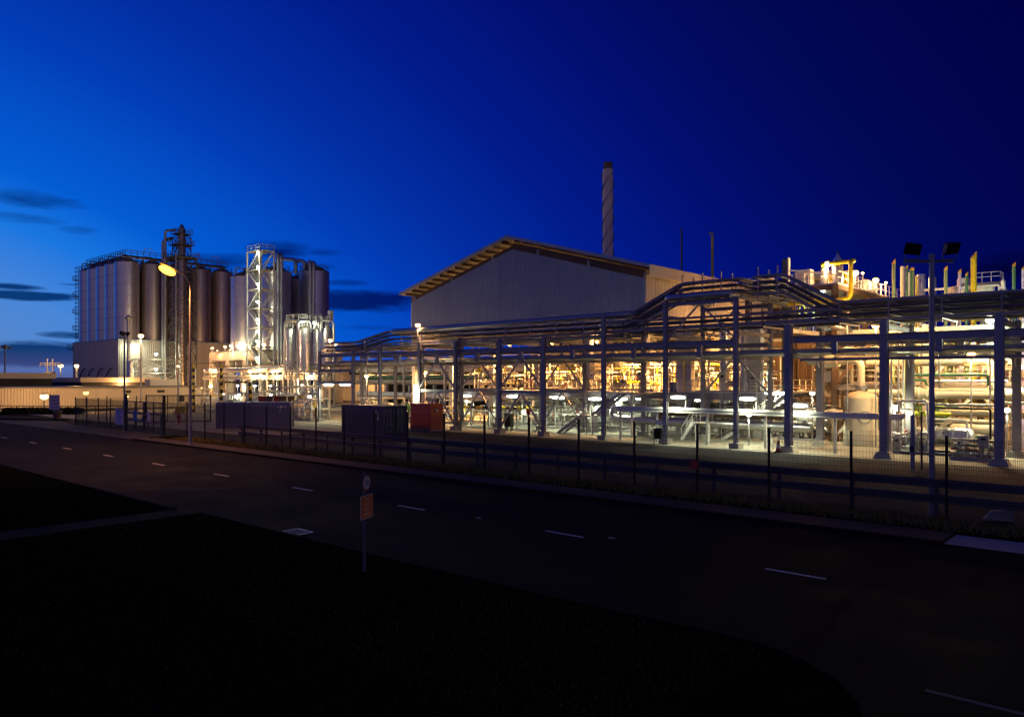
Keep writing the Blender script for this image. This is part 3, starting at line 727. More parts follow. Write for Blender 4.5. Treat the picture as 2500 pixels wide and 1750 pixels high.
for i, z in enumerate((8.82, 9.2, 9.56)):
    for j in range(2):
        y = 51.45 + 3.2 * j; pipe('rack_pipe', f'{("lowest", "middle", "upper")[i]} straight pipe passing under the arched bundle, {("near", "far")[j]} row', [(-38.5, y + 5, z), (-36.4 + .4 * i, y, z), (-16.6 - .3 * i, y, z), (-15.5, y + 5, z)], .085 if i else .11, 'steeld' if (i + j) % 2 else 'steel', .5)
for x in (-33.6, -31.6, -28.2, -26.8, -25.2, -22.0):
    b = MB(); b.box((x, 51.3, 9.0), (.07, .07, 1.3)); b.box((x, 54.9, 9.0), (.07, .07, 1.3)); b.box((x, 53.1, 8.62), (.08, 3.9, .1)); b.obj('pipe_support', 'steeld', rackA)
pipe('insulated_pipe', 'thick silver insulated pipe lying along the top front of the rack under the gable wall', [(-62.6, 60, 9.95), (-62.6, 51.2, 9.95), (-33.0, 51.2, 10.12), (-33.0, 60, 10.12)], .25, 'galv', .7)
pipe('insulated_pipe', 'short thick silver pipe with rounded ends on top of the braced rack bay', [(-29.6, 58, 11.12), (-29.6, 50.95, 11.12), (-24.4, 50.95, 11.12), (-24.4, 62, 11.12)], .27, 'galv', .65)
for k, (y, r, m, lab) in enumerate(((51.75, .17, 'galv', 'silver pipe under the main rack beam, nearest the road'), (52.45, .13, 'steel', 'grey pipe under the main rack beam, second from the road'), (53.3, .22, 'alu', 'thick bright pipe under the main rack beam, third from the road'), (54.4, .12, 'steel', 'thin grey pipe under the main rack beam, fourth from the road'), (55.5, .18, 'galv', 'silver pipe under the main rack beam, farthest from the road'))):
    pipe('rack_pipe', lab, [(-75, y, 6.66 + r), (7, y, 6.66 + r)], r, m)
pipe('rack_pipe', 'bare steel pipe slung beneath the right rack beam', [(-19.5, 51.5, 6.27), (7, 51.5, 6.27)], .10, 'steel')
for k, (y, z, r) in enumerate(((52.2, 7.98, .1), (53.1, 8.0, .12), (54.6, 7.98, .1))):
    pipe('rack_pipe', ('thin pipe on the main rack beam level, nearest the road', 'pipe on the main rack beam level, in the middle', 'thin pipe on the main rack beam level, at the back')[k], [(-74, y, z + .55), (-34, y, z + .55)], r, 'galv' if k == 1 else 'steel')
# vertical service pipes clamped to one column
for k in range(3):
    pipe('riser_pipe', ORD[k] + ' of three thin dark risers clamped beside the rack column by the orange cabinet', [(-52.15 + .2 * k, 50.95, .01), (-52.15 + .2 * k, 50.95, 8.9)], .05, 'steeld')
# low cable tray and pipe in front of the rack
tr = thing('cable_tray', 'white cable tray on posts running low in front of the plant', 'cable tray')
b = MB(); b.tube([(-34.6, 52.05, 2.62), (-13.1, 52.05, 2.62)], .15, 12); b.add([(-36.2, 52.05, 2.5), (-34.6, 51.92, 2.62), (-34.6, 52.05, 2.75), (-34.6, 52.18, 2.62), (-34.6, 52.05, 2.49)], [(0, 1, 2), (0, 2, 3), (0, 3, 4), (0, 4, 1)]); b.obj('tray_pipe', 'white', tr)
b = MB(); b.box((-24, 52.05, 2.40), (21.5, .30, .07)); b.box((-24, 51.9, 2.44), (21.5, .02, .12)); b.obj('tray', 'white', tr)
for x in (-34.4, -31.0, -26.7, -22.2, -17.4, -14.0):
    b = MB(); b.box((x, 52.12, 1.18), (.16, .16, 2.36)); b.box((x, 52.12, .02), (.4, .4, .04)); b.obj('post', 'steelw', tr)

# ------------------------------------------------------------------ process hall
YG, XL, XR, YE, ZE, ZA, ZC = 62.5, -72.4, -38.4, 98.0, 15.7, 20.4, 9.9
XM = (XL + XR) / 2
def ztop(x): return ZA - (ZA - ZE) * abs(x - XM) / ((XR - XL) / 2)
hall = thing('process_hall', 'big grey corrugated process hall with a pitched roof, open below the cladding', 'industrial hall')
def corr(p, q, nrm, z0f, z1f, pitch=.27, dep=.06):
    b = MB(); p, q, nrm = Vector(p), Vector(q), Vector(nrm); d = q - p; n = int(d.length / pitch); d.normalize(); pts = []
    for i in range(n):
        s = p + d * (i * pitch); pts += [s, s + d * pitch * .42, s + d * pitch * .55 + nrm * dep, s + d * pitch * .87 + nrm * dep]
    pts.append(q); k = len(pts)
    b.add([a + Vector((0, 0, z0f(a))) for a in pts] + [a + Vector((0, 0, z1f(a))) for a in pts], [(i, i + 1, k + i + 1, k + i) for i in range(k - 1)])
    return b
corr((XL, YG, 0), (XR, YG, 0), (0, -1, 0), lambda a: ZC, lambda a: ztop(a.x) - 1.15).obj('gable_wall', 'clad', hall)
b = MB(); b.add([(XL, YG + .12, ZC), (XR, YG + .12, ZC), (XR, YG + .12, ztop(XR) - 1.15), (XM, YG + .12, ZA - 1.15), (XL, YG + .12, ztop(XL) - 1.15)], [(0, 4, 3, 2, 1)]); b.obj('gable_liner', 'cladb', hall)
b = MB()
for s0, s1, gp in ((XL, XM, .55), (XM, XR, .38)):
    b.add([(s0, YG + .35, ztop(s0) - 1.3), (s1, YG + .35, ztop(s1) - 1.3), (s1, YG + .35, ztop(s1) - gp), (s0, YG + .35, ztop(s0) - gp)], [(0, 1, 2, 3)])
    b.add([(s0, YG + .45, ztop(s0) - 1.3), (s1, YG + .45, ztop(s1) - 1.3), (s1, YG + .45, ztop(s1) - gp), (s0, YG + .45, ztop(s0) - gp)], [(3, 2, 1, 0)])
b.obj('eave_gap_panel', 'brown', hall)  # added dark panel in the open eave gap, holding hall light off the soffit
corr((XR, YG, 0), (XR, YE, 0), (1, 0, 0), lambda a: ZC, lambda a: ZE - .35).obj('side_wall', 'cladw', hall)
b = MB(); b.quad((XR - .12, YG, ZC), (XR - .12, YG, ZE - .3), (XR - .12, YE, ZE - .3), (XR - .12, YE, ZC)); b.obj('side_liner', 'cladw', hall)
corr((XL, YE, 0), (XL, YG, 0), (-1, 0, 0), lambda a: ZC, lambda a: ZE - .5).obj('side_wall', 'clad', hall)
b = MB(); b.quad((XL + .12, YG, ZC), (XL + .12, YE, ZC), (XL + .12, YE, ZE - .5), (XL + .12, YG, ZE - .5)); b.obj('side_liner', 'cladb', hall)
corr((XR, YE, 0), (XL, YE, 0), (0, 1, 0), lambda a: ZC, lambda a: ztop(a.x) - .3).obj('rear_wall', 'clad', hall)
b = MB(); b.add([(XL, YE - .12, ZC), (XR, YE - .12, ZC), (XR, YE - .12, ztop(XR) - .3), (XM, YE - .12, ZA - .3), (XL, YE - .12, ztop(XL) - .3)], [(0, 1, 2, 3, 4)]); b.obj('rear_liner', 'cladb', hall)
sl_ = (ZA - ZE) / ((XR - XL) / 2); OV = 1.0; YO = YG - 1.0
for s in (-1, 1):
    xe = XM + s * ((XR - XL) / 2 + OV); ze = ZE - OV * sl_
    b = MB(); v = [(XM, YO, ZA), (xe, YO, ze), (xe, YE + .6, ze), (XM, YE + .6, ZA)]; v += [(x, y, z + .26) for x, y, z in v]
    b.add(v, [(0, 1, 2, 3), (7, 6, 5, 4), (0, 4, 5, 1), (1, 5, 6, 2), (2, 6, 7, 3), (3, 7, 4, 0)]); rf = b.obj('roof', 'roof', hall)
    b = MB(); b.add([(XM, YO - .06, ZA + .30), (xe + s * .05, YO - .06, ze + .30), (xe + s * .05, YO - .06, ze - .06), (XM, YO - .06, ZA - .06), (XM, YO - .005, ZA + .30), (xe + s * .05, YO - .005, ze + .30), (xe + s * .05, YO - .005, ze - .06), (XM, YO - .005, ZA - .06)],
                    [(0, 1, 2, 3), (7, 6, 5, 4), (0, 4, 5, 1), (1, 5, 6, 2), (2, 6, 7, 3), (3, 7, 4, 0)]); b.obj('verge_trim', 'clad', rf)
    b = MB(); k = 0
    u = .9
    while u < (XR - XL) / 2 + .6:
        x = XM + s * u; z = ZA - u * sl_; b.box((x, (YO + YE) / 2 + .1, z - .15), (.11, YE - YO - .3, .28)); u += 1.25
    b.obj('purlin', 'soffit', rf)
b = MB(); xe = XR + OV
cw = corr((xe + .02, YO, 0), (xe + .02, YE, 0), (1, 0, 0), lambda a: ZE - OV * sl_ - .75, lambda a: ZE - OV * sl_ + .30, .27, .05); cw.obj('eaves_fascia', 'cladw', hall)
b = MB(); b.box((xe - .25, (YO + YE) / 2, ZE - OV * sl_ - .68), (.5, YE - YO, .12)); b.obj('gutter', 'steel', hall)
HX = [XL + .3 + i * (XR - XL - .6) / 5 for i in range(6)]
for x in HX:
    for y in (YG + .45, YG + 12, YG + 24, YE - .5):
        if y > 70 and x < -60: continue
        b = MB(); b.box((x, y, 5.0), (.62, .62, 9.9)); b.box((x, y, .25), (1.0, 1.0, .5)); b.obj('column', 'steelw', hall)
        b = MB(); b.hsec((x, y, 9.96), (x, y, ztop(x) - .6), .3, .3, .03); b.obj('column', 'steelw', hall)
for y in (YG + .45, YG + 12, YG + 24):
    b = MB(); b.hsec((XL, y, 9.6), (XR, y, 9.6), .5, .3, .03, 'z'); b.obj('floor_beam', 'steel', hall)
    b = MB(); n = 22   # lattice girder under the cladding
    for i in range(n):
        x0 = XL + (XR - XL) * i / n; x1 = XL + (XR - XL) * (i + 1) / n; z0, z1 = (8.2, 9.2) if i % 2 else (9.2, 8.2); b.bar((x0, y, z0), (x1, y, z1), .07)
    b.bar((XL, y, 8.15), (XR, y, 8.15), .12, .1); b.obj('lattice_girder', 'steelw', hall)
# intermediate deck with fascia, railing and lower joists
dk = thing('working_deck', 'steel working deck with handrail between ground and first floor of the plant', 'deck')
DX0, DX1, DY0, DY1 = -59.8, -24.9, 58.5, 84.0
b = MB(); b.b2((DX0, DY0 + .05, 3.68), (DX1, DY1, 3.78)); b.obj('floor_plate', 'galv', dk)
b = MB(); b.b2((DX0, DY0 - .05, 3.22), (DX1, DY0 + .04, 3.80)); b.bar((DX0, DY0 - .1, 3.25), (DX1, DY0 - .1, 3.25), .2, .03); b.obj('edge_beam', 'steel', dk)
b = MB(); y = DY0 + 2.5
while y < DY1: b.hsec((DX0, y, 3.5), (DX1, y, 3.5), .3, .2, .02, 'z'); y += 3.2
b.obj('joist', 'steel', dk)
b = MB(); b.rails([(DX0, DY0 + .1, 3.78), (-33.2, DY0 + .1, 3.78)], 1.1, .024, 1.6); b.obj('handrail', 'steel', dk)
b = MB(); b.rails([(-32.8, DY0 + .1, 3.78), (DX1, DY0 + .1, 3.78), (DX1, DY1, 3.78)], 1.1, .03, 1.4, True); b.rails([(-28.5, DY0 - .35, 3.3), (DX1 - .6, DY0 - .35, 3.3)], 1.35, .03, 1.5); b.obj('handrail', 'white', dk)
for x in (-54, -48, -42, -36, -30, -25.2):
    for y in (DY0 + .2, 66, 74, 83):
        b = MB(); b.hsec((x, y, 0), (x, y, 3.22), .26, .26, .025); b.obj('column', 'steelw', dk)
b = MB(); b.b2((-63, 86.6, 0), (-38, 86.9, 9.4)); o = tag(corr((-73, 86.5, 0), (-37.5, 86.5, 0), (0, -1, 0), lambda a: 0, lambda a: 9.4, .3, .05).obj('partition_wall', 'cladw'), 'pale corrugated back wall closing the lit process hall', 'wall')
def stair(label, p, q, wdt, m='steel', rail='steel', grp=None):
    t = thing('steel_stair', label, 'staircase', (0, 0, 0)); p, q = Vector(p), Vector(q); d = (q - p); hd_ = Vector((d.x, d.y, 0)).normalized(); sd = Vector((-hd_.y, hd_.x, 0)) * wdt / 2
    for s in (-1, 1):
        b = MB(); b.bar(p + sd * s, q + sd * s, .05, .26); b.obj('stringer', m, t)
        b = MB(); n = max(2, int(d.length / 1.4)); Z = Vector((0, 0, 1))
        for i in range(n + 1): c = p.lerp(q, i / n) + sd * s; b.cyl(c, c + Z * 1.0, .022, n=5)
        b.cyl(p + sd * s + Z, q + sd * s + Z, .024, n=6); b.cyl(p + sd * s + Z * .52, q + sd * s + Z * .52, .02, n=6); b.obj('handrail', rail, t)
    n = max(3, int(abs(d.z) / .2)); b = MB()
    for i in range(1, n): c = p.lerp(q, i / n); b.box(c, (.24 if abs(hd_.x) > .5 else wdt, wdt if abs(hd_.x) > .5 else .24, .03))
    b.obj('treads', 'galv', t); return t
stair('steel stair climbing right in two flights behind the rack to the deck, lower flight', (-43.0, 55.2, 0), (-40.2, 55.2, 1.75), .9)
t = stair('steel stair climbing right behind the rack to the deck, upper flight', (-39.2, 55.2, 1.75), (-36.2, 55.2, 3.72), .9)
b = MB(); b.b2((-40.2, 54.7, 1.70), (-39.2, 55.7, 1.76)); b.rails([(-40.2, 54.72, 1.76), (-39.2, 54.72, 1.76)]); b.obj('landing', 'steel', t)
for yy in (54.75, 55.65): b = MB(); b.box((-39.7, yy, .85), (.09, .09, 1.7)); b.obj('landing_post', 'steel', t)
b = MB(); b.b2((-36.2, 54.6, 3.66), (-34.9, 58.45, 3.74)); b.rails([(-36.2, 54.62, 3.74), (-34.9, 54.62, 3.74), (-34.9, 58.4, 3.74)]); b.obj('bridge', 'steel', t)
b = MB(); b.box((-35.0, 54.7, 1.83), (.12, .12, 3.66)); b.obj('landing_post', 'white', t)
stair('pale steel stair climbing right towards the right rack from behind the low tray', (-28.0, 57.6, 0), (-22.6, 57.6, 3.72), 1.0, 'steelw', 'white')
t = stair('short steep white step ladder at the foot of the second stair', (-30.6, 55.6, 0), (-29.6, 55.6, 1.5), .7, 'white', 'white')
b = MB(); b.b2((-29.6, 55.2, 1.45), (-28.2, 56.0, 1.5)); b.rails([(-29.6, 55.22, 1.5), (-28.2, 55.22, 1.5), (-28.2, 56.0, 1.5)], 1.0, .022, .7); b.obj('landing', 'white', t)
for x in (-29.5, -28.3): b = MB(); b.box((x, 55.6, .72), (.08, .08, 1.45)); b.obj('landing_post', 'white', t)

# chimney with helical strakes, thin vent masts on the roof
c0 = at(1484, 604, 84.9)
ch = thing('chimney', 'tall pale steel chimney with spiral strakes rising behind the hall roof', 'chimney', (c0.x, 84.9, 0)); ZT = atd(1484, 398, 102).z
b = MB(); b.lathe([(.72, 0), (.70, ZT - .9)], n=32); b.obj('shaft', 'chim', ch)
b = MB(); b.lathe([(.60, ZT - .9), (.60, ZT - .1), (.66, ZT), (.5, ZT), (.5, ZT - .5)], n=32); b.obj('cap', 'brown', ch)
for k in range(3):
    b = MB(); n = 160; vs = []
    for i in range(n + 1):
        z = 12 + (ZT - 13.4) * i / n; an = 2 * math.pi * (i / n * 4.6 / 1.0 / 1.55 + k / 3)
        for rr_, dz in ((.69, -.05), (.84, -.03), (.84, .03), (.69, .05)): vs.append((rr_ * math.cos(an), rr_ * math.sin(an), z + dz))
    b.add(vs, [(i * 4 + j, i * 4 + j + 1, i * 4 + j + 5, i * 4 + j + 4) for i in range(n) for j in range(3)]); b.obj('strake', 'steeld', ch)
def vent(label, px_, top, Y, r, m, tip=None, z0=0.0, name='vent_pipe', tipm='amber'):
    p = at(px_, top, Y); t = thing(name, label, 'vent pipe', (p.x, p.y, z0)); h = p.z - z0
    b = MB(); b.cyl((0, 0, 0), (0, 0, h - (3.0 * r if tip else 0)), r, n=16); b.obj('pipe', m, t)
    if tip:
        b = MB(); n = 16; z1 = h - 3.0 * r; vs = []
        for k in range(n): a = 2 * math.pi * k / n; vs.append((r * 1.08 * math.cos(a), r * 1.08 * math.sin(a), z1))
        for k in range(n): a = 2 * math.pi * k / n; vs.append((r * 1.08 * math.cos(a), r * 1.08 * math.sin(a), z1 + r * (1.6 + 1.4 * math.cos(a - .7))))
        b.add(vs, [(k, (k + 1) % n, n + (k + 1) % n, n + k) for k in range(n)], True); b.add(vs[n:], [tuple(range(n))]); b.obj('mitred_tip', tipm, t)
    return t
vent('thin dark mast standing behind the hall roof, left of the yellow one', 1664, 558, 96, .14, 'steeld', z0=0)
v = vent('thin yellow vent mast with a hooked top behind the hall roof', 1739, 580, 93, .17, 'yellow', z0=0)
p = at(1739, 580, 93); b = MB(); b.tube([(0, 0, p.z - .05), (0, 0, p.z + .5), (-.35, 0, p.z + .65)], .22, 10, .3); b.obj('hooked_top', 'steel', v)
# ------------------------------------------------------------------ process equipment
PALS = {'warm': ['cream', 'cream', 'white', 'steelw', 'galv', 'cream', 'yellow'], 'grey': ['galv', 'steelw', 'galv', 'white', 'steel', 'alu'], 'mix': ['cream', 'galv', 'white', 'green', 'cream', 'steelw', 'lime', 'galv'], 'dark': ['brown', 'steel', 'brown', 'galv', 'steelw']}
def valve(par, p, ax, r, m='red', wm='steeld'):
    p, ax = Vector(p), Vector(ax).normalized(); b = MB(); b.sphere(p, r * 1.5, n=8)
    b.cyl(p - ax * r * 2.1, p - ax * r * 1.7, r * 1.9, n=10); b.cyl(p + ax * r * 1.7, p + ax * r * 2.1, r * 1.9, n=10)
    up = Vector((0, -1, 0)) if abs(ax.z) > .5 else Vector((0, 0, 1)); b.cyl(p, p + up * r * 3.6, r * .45, n=6); v = b.obj('valve', m, par)
    b = MB(); c = p + up * r * 3.6; b.torus(c, up, r * 2.1, r * .3, 12, 4); e = Vector((1, 0, 0)); b.bar(c - e * r * 2, c + e * r * 2, r * .3); b.obj('handwheel', wm, v)
def drum(par, p, q, r, m, name='drum', saddle=None, flange=True):
    p, q = Vector(p), Vector(q); d = (q - p).normalized(); L = (q - p).length; b = MB()
    prof = [(0, -r * .45), (r * .5, -r * .40), (r * .85, -r * .22), (r, 0), (r, L), (r * .85, L + r * .22), (r * .5, L + r * .40), (0, L + r * .45)]
    b.lathe(prof, p, d, 24); o = b.obj(name, m, par)
    if flange:
        b = MB(); b.cyl(p - d * r * .62, p - d * r * .38, r * .36, n=16); b.cyl(p - d * r * .68, p - d * r * .62, r * .46, n=16); b.obj('manway', m, o)
        for f in (.12, .5, .88): b = MB(); b.torus(p + d * L * f, d, r * 1.005, r * .025, 24, 4); b.obj('band', 'steel', o)
    if saddle is not None:
        for f in (.2, .8):
            c = p + d * L * f; b = MB(); w_ = r * 1.5; b.bar((c.x, c.y, saddle), (c.x, c.y, c.z - r * .75), w_ if abs(d.x) < .5 else .22, w_ if abs(d.x) > .5 else .22, up=(0, 1, 0) if True else None); b.obj('saddle', 'steelw', par)
    return o
def package(label, cat, x, y, z, w, d, h, seed, pal='warm', n=16, dr=True, name='process_skid', frame=True, drm=None, boxes=1):
    q = random.Random(seed); P = PALS[pal]; t = thing(name, label, cat, (x, y, z))
    b = MB()
    for yy in (-d / 2, d / 2): b.bar((-w / 2, yy, .1), (w / 2, yy, .1), .16, .2)
    for xx in (-w / 2, 0, w / 2): b.bar((xx, -d / 2 + .08, .1), (xx, d / 2 - .08, .1), .14, .16)
    b.obj('base_frame', 'steel', t)
    if frame:
        b = MB()
        for xx in (-w / 2 + .06, w / 2 - .06):
            for yy in (-d / 2 + .06, d / 2 - .06): b.bar((xx, yy, .2), (xx, yy, h), .1)
        for zz in (h * .55, h):
            for yy in (-d / 2 + .06, d / 2 - .06): b.bar((-w / 2 + .11, yy, zz - .06), (w / 2 - .11, yy, zz - .06), .1)
            for xx in (-w / 2 + .06, w / 2 - .06): b.bar((xx, -d / 2 + .11, zz - .06), (xx, d / 2 - .11, zz - .06), .1)
        b.obj('frame', 'steelw' if pal != 'dark' else 'brown', t)
    if dr:
        r = min(w, d, h) * q.uniform(.19, .25); zz = h * q.uniform(.55, .72)
        if q.random() < .5: drum(t, (q.uniform(-.2, .2) * w, -d * .38, zz), (0, d * .4, zz), r, drm or q.choice(P[:4]), saddle=.2)
        else: drum(t, (-w * .38, q.uniform(-.1, .2) * d, zz), (w * .38, 0.1 * d, zz), r, drm or q.choice(P[:4]), saddle=.2)
    for i in range(n):
        r = q.choice((.035, .045, .06, .06, .08, .11)); m = q.choice(P); x0, y0 = q.uniform(-.46, .46) * w, q.uniform(-.5, .3) * d; z1 = q.uniform(.2, 1.0) * h
        x1, y1 = x0 + q.choice((-1, 1)) * q.uniform(.15, .5) * w, y0 + q.uniform(-.1, .3) * d; x1 = max(-w * .48, min(w * .48, x1))
        k = q.random(); b = MB()
        if k < .45: pts = [(x0, y0, .2), (x0, y0, z1), (x1, y0, z1), (x1, y0, z1 * q.uniform(.15, .6) + .15)]
        elif k < .7: pts = [(-w * .5, y0, z1), (x0, y0, z1), (x0, y0, z1 * .6 + .1), (w * .5, y0, z1 * .6 + .1)]
        elif k < .85: pts = [(x0, y0, .2), (x0, y0, z1), (x0, y1 + .3, z1)]
        else: pts = [(-w * .5, y0, z1), (w * .5, y0, z1)]
        b.tube(pts, r, 7, r * 3, seg=3)
        a, c = Vector(pts[0]), Vector(pts[1]); dv = (c - a).normalized()
        for f in (.25, .7): 
            pp = a.lerp(c, f); b.cyl(pp - dv * .03, pp + dv * .03, r * 1.6, n=9)
        b.obj('pipe', m, t)
        if q.random() < .55 and r < .1: valve(t, a.lerp(c, q.uniform(.35, .6)), dv, r * 1.1, q.choice(P[:3] + ['red', 'blue', 'steel']), q.choice(('steeld', 'red', 'steel')))
    for i in range(boxes + (q.random() < .6)):
        bw, bh = q.uniform(.3, .6), q.uniform(.4, .8); bx, bz = q.uniform(-.4, .4) * w, q.uniform(.7, 1.5)
        b = MB(); b.box((bx, -d / 2 - .1, bz), (bw, .25, bh)); o = b.obj('control_box', q.choice(('steelw', 'white', 'steel', 'galv')), t)
        b = MB(); b.box((bx, -d / 2 - .235, bz + bh * .2), (bw * .5, .02, bh * .2)); b.obj('display', 'black', o)
        b = MB(); b.box((bx, -d / 2 - .1, bz / 2), (.06, .06, bz - bh)); b.obj('stand', 'steel', t)
    for i in range(3):
        gx, gz = q.uniform(-.45, .45) * w, q.uniform(1.0, 1.6); b = MB(); b.cyl((gx, -d / 2 - .05, .2), (gx, -d / 2 - .05, gz), .018, n=5); b.cyl((gx, -d / 2 - .1, gz), (gx, -d / 2 - .02, gz), .08, n=12); b.obj('gauge', 'white', t)
    return t
# compressor skids on the deck, in a row inside the lit hall
xs_ = [-57.3, -51.4, -45.6, -40.0, -34.4, -28.6]
for i, x in enumerate(xs_):
    package(f'{ORD[i]} compressor skid from the left on the lit upper deck, front row', 'process skid', x, 62.8 if i in (0, 5) else 64.6, 3.78, 4.9, 4.0, 3.0 + (i % 3) * .25, 100 + i, 'warm', 20, False, boxes=2)
for i, x in enumerate([-54, -47.6, -41.5, -35.6]):
    package(f'{ORD[i]} drum skid from the left at the back of the lit upper deck', 'process skid', x, 71.5, 3.78, 5.4, 5.0, 5.6, 140 + i, 'warm', 18, True, drm='cream')
# big horizontal drums with dished ends, high in the hall
for i, (px_, py_, r) in enumerate(((1412, 885, .62), (1453, 889, .70), (1530, 885, .95), (1588, 884, .9))):
    p = at(px_, py_, 67.5); t = thing('horizontal_drum', f'{ORD[i]} cream horizontal drum from the left, end-on, high in the lit hall', 'pressure vessel', (p.x, p.y, 3.78))
    z = p.z - 3.78; drum(t, (0, 0, z), (-.4, 6, z), r, 'cream', saddle=0)
    b = MB(); b.cyl((0, -.3, 0), (0, -.3, z - r * .9), .06, n=8); b.torus((0, -r * .75, z), (0, 1, 0), r * .52, .05, 20); b.obj('end_ring', 'steelw', t)
# ground-level skids under the deck and the rack
for i, (x, y, w, d, h, pal, drf) in enumerate(((-72.5, 57.5, 5, 4, 2.7, 'warm', True), (-66.2, 58.2, 5, 4, 2.6, 'mix', True), (-60.3, 60, 4.4, 4, 2.6, 'warm', False), (-55, 62.5, 4.5, 4, 2.8, 'grey', True), (-49.5, 61.8, 4.5, 4, 2.8, 'grey', False),
        (-44.2, 61.8, 4.6, 4, 2.8, 'grey', True), (-38.8, 62.2, 4.6, 4, 2.9, 'grey', False), (-33.0, 62.4, 4.8, 4, 2.9, 'dark', True), (-27.4, 62.5, 4.5, 4, 2.8, 'dark', False), (-23.0, 62.8, 3.6, 4, 3.0, 'grey', True))):
    package(f'{ORD[i]} pump skid from the left at ground level under the plant', 'process skid', x, y, 0.012, w, d, h, 200 + i, pal, 15, drf, frame=(i % 2 == 0))
for i, (x, pal) in enumerate(((-57, 'grey'), (-50, 'grey'), (-43, 'warm'), (-36, 'grey'), (-29, 'grey'))):
    package(f'{ORD[i]} pump skid from the left at ground level, deep in the plant', 'process skid', x, 70, 0.012, 6, 5, 2.9, 230 + i, pal, 14, True)
# large insulated pipes low in the middle bays
pipe('insulated_pipe', 'thick silver insulated pipe low behind the second stair, turning down at its left end', [(-38.6, 59.3, 2.6), (-38.6, 57.6, 2.6), (-38.6, 57.0, 1.35), (-20.5, 56.4, 1.35)], .36, 'alu', .9)
pipe('insulated_pipe', 'thick dull pipe above the low silver pipe, bending up near the middle column', [(-33.6, 56.6, 1.4), (-33.6, 56.9, 2.15), (-22.0, 56.9, 2.15)], .30, 'brown', .6)
pipe('insulated_pipe', 'vertical elbow pipe of bright cladding behind the litter bin', [(-41.0, 57.8, .01), (-41.0, 57.8, 2.2), (-41.0, 61, 2.2)], .34, 'alu', .7)
for i, (px_, py_, Y, w, m) in enumerate(((1172, 994, 57.3, 2.6, 'yellow'), (1250, 996, 57.3, 1.3, 'yellow'), (1294, 994, 60.5, 2.2, 'yellow'))):
    p = at(px_, py_, Y); t = thing('height_beam', f'yellow and black striped beam under the deck, {("left", "middle", "right")[i]} of three', 'barrier beam', (p.x, p.y, 0))
    b = MB(); 
    for k in range(5):
        if k % 2 == 0: b.bar((-w + w * 2 * k / 5, 0, p.z), (-w + w * 2 * (k + 1) / 5, 0, p.z), .25)
    b.obj('yellow_band', 'yellow', t); b = MB()
    for k in range(5):
        if k % 2: b.bar((-w + w * 2 * k / 5, 0, p.z), (-w + w * 2 * (k + 1) / 5, 0, p.z), .245)
    b.obj('black_band', 'black', t)
    b = MB(); b.box((-w * .5, 0, (p.z - .13) / 2), (.14, .14, p.z - .13)); b.box((w * .5, 0, (p.z - .13) / 2), (.14, .14, p.z - .13)); b.obj('leg', 'steelw', t)
p = at(1170, 903, 59.2); t = thing('safety_shower', 'bright yellow bulbous safety shower head above the deck railing', 'safety shower', (p.x, p.y, 3.78)); b = MB(); b.sphere((0, 0, p.z - 3.78), .24, (1, 1, 1.35), 16); b.obj('hood', 'yellow', t); b = MB(); b.cyl((0, 0, 0), (0, 0, p.z - 3.78 - .3), .04, n=8); b.obj('post', 'steel', t)  # yellow hood on a post, gives no light
p = at(1266, 937, 59.0); t = thing('hose_reel', 'black coiled hose hung on the deck railing beside a red frame', 'hose reel', (p.x, 58.95, 3.78))
b = MB()
for k in range(6): b.torus((.03 * math.sin(k * 2), -.12 + k * .03, p.z - 3.78 + .03 * math.cos(k * 3)), (0.1, 1, .05 * k), .40 + .02 * (k % 3), .025, 24)
b.obj('hose', 'rubber', t); b = MB(); b.box((0, .08, (p.z - 3.78) / 2), (.08, .08, p.z - 3.78)); b.obj('stand', 'steel', t)
t = thing('hose_rack', 'red painted pipe frame on the deck beside the coiled hose', 'pipe frame', (at(1292, 935, 59.2).x, 59.2, 3.78)); b = MB(); b.tube([(-.9, 0, 1.25), (.35, 0, 1.25), (.35, 0, 0)], .05, bend=.15); b.tube([(-.9, .1, .9), (.3, .1, .9), (.3, .1, .4)], .04, bend=.12); b.obj('frame_pipe', 'red', t)
b = MB()
for k in range(4): b.torus((-.25 - .12 * k, 0, .55), (1, .4, 0), .34, .03, 16)
b.obj('hanging_hose', 'brown', t)
t = thing('storage_drum', 'blue plastic drum standing behind the white deck railing', 'drum', (at(1645, 945, 59.3).x, 59.3, 3.78)); b = MB(); b.lathe([(0, 0), (.36, 0), (.40, .1), (.40, .8), (.36, .88), (.3, .9), (0, .9)], n=20); b.obj('barrel', 'blue', t); b = MB(); b.lathe([(.42, .70), (.43, .74), (.42, .78)], n=20); b.obj('rim', 'blue', t)
t = thing('fire_box', 'small red fire point box on a post by the dark bin', 'fire point', (at(1290, 1008, 53.5).x, 53.5, 0)); b = MB(); b.box((0, 0, 1.95), (.42, .2, .55)); b.obj('box', 'red', t); b = MB(); b.box((0, .05, .84), (.1, .1, 1.68)); b.obj('post', 'steeld', t)
t = thing('dark_cabinet', 'dark cabinet standing on legs between the braced columns', 'cabinet', (at(1243, 1040, 54).x, 54, 0)); b = MB(); b.box((0, 0, 1.0), (.75, .5, 1.2)); b.box((0, 0, 1.62), (.82, .56, .06)); b.obj('body', 'black', t)
for s in (-.3, .3): b = MB(); b.box((s, 0, .2), (.07, .4, .4)); b.obj('leg', 'steeld', t)
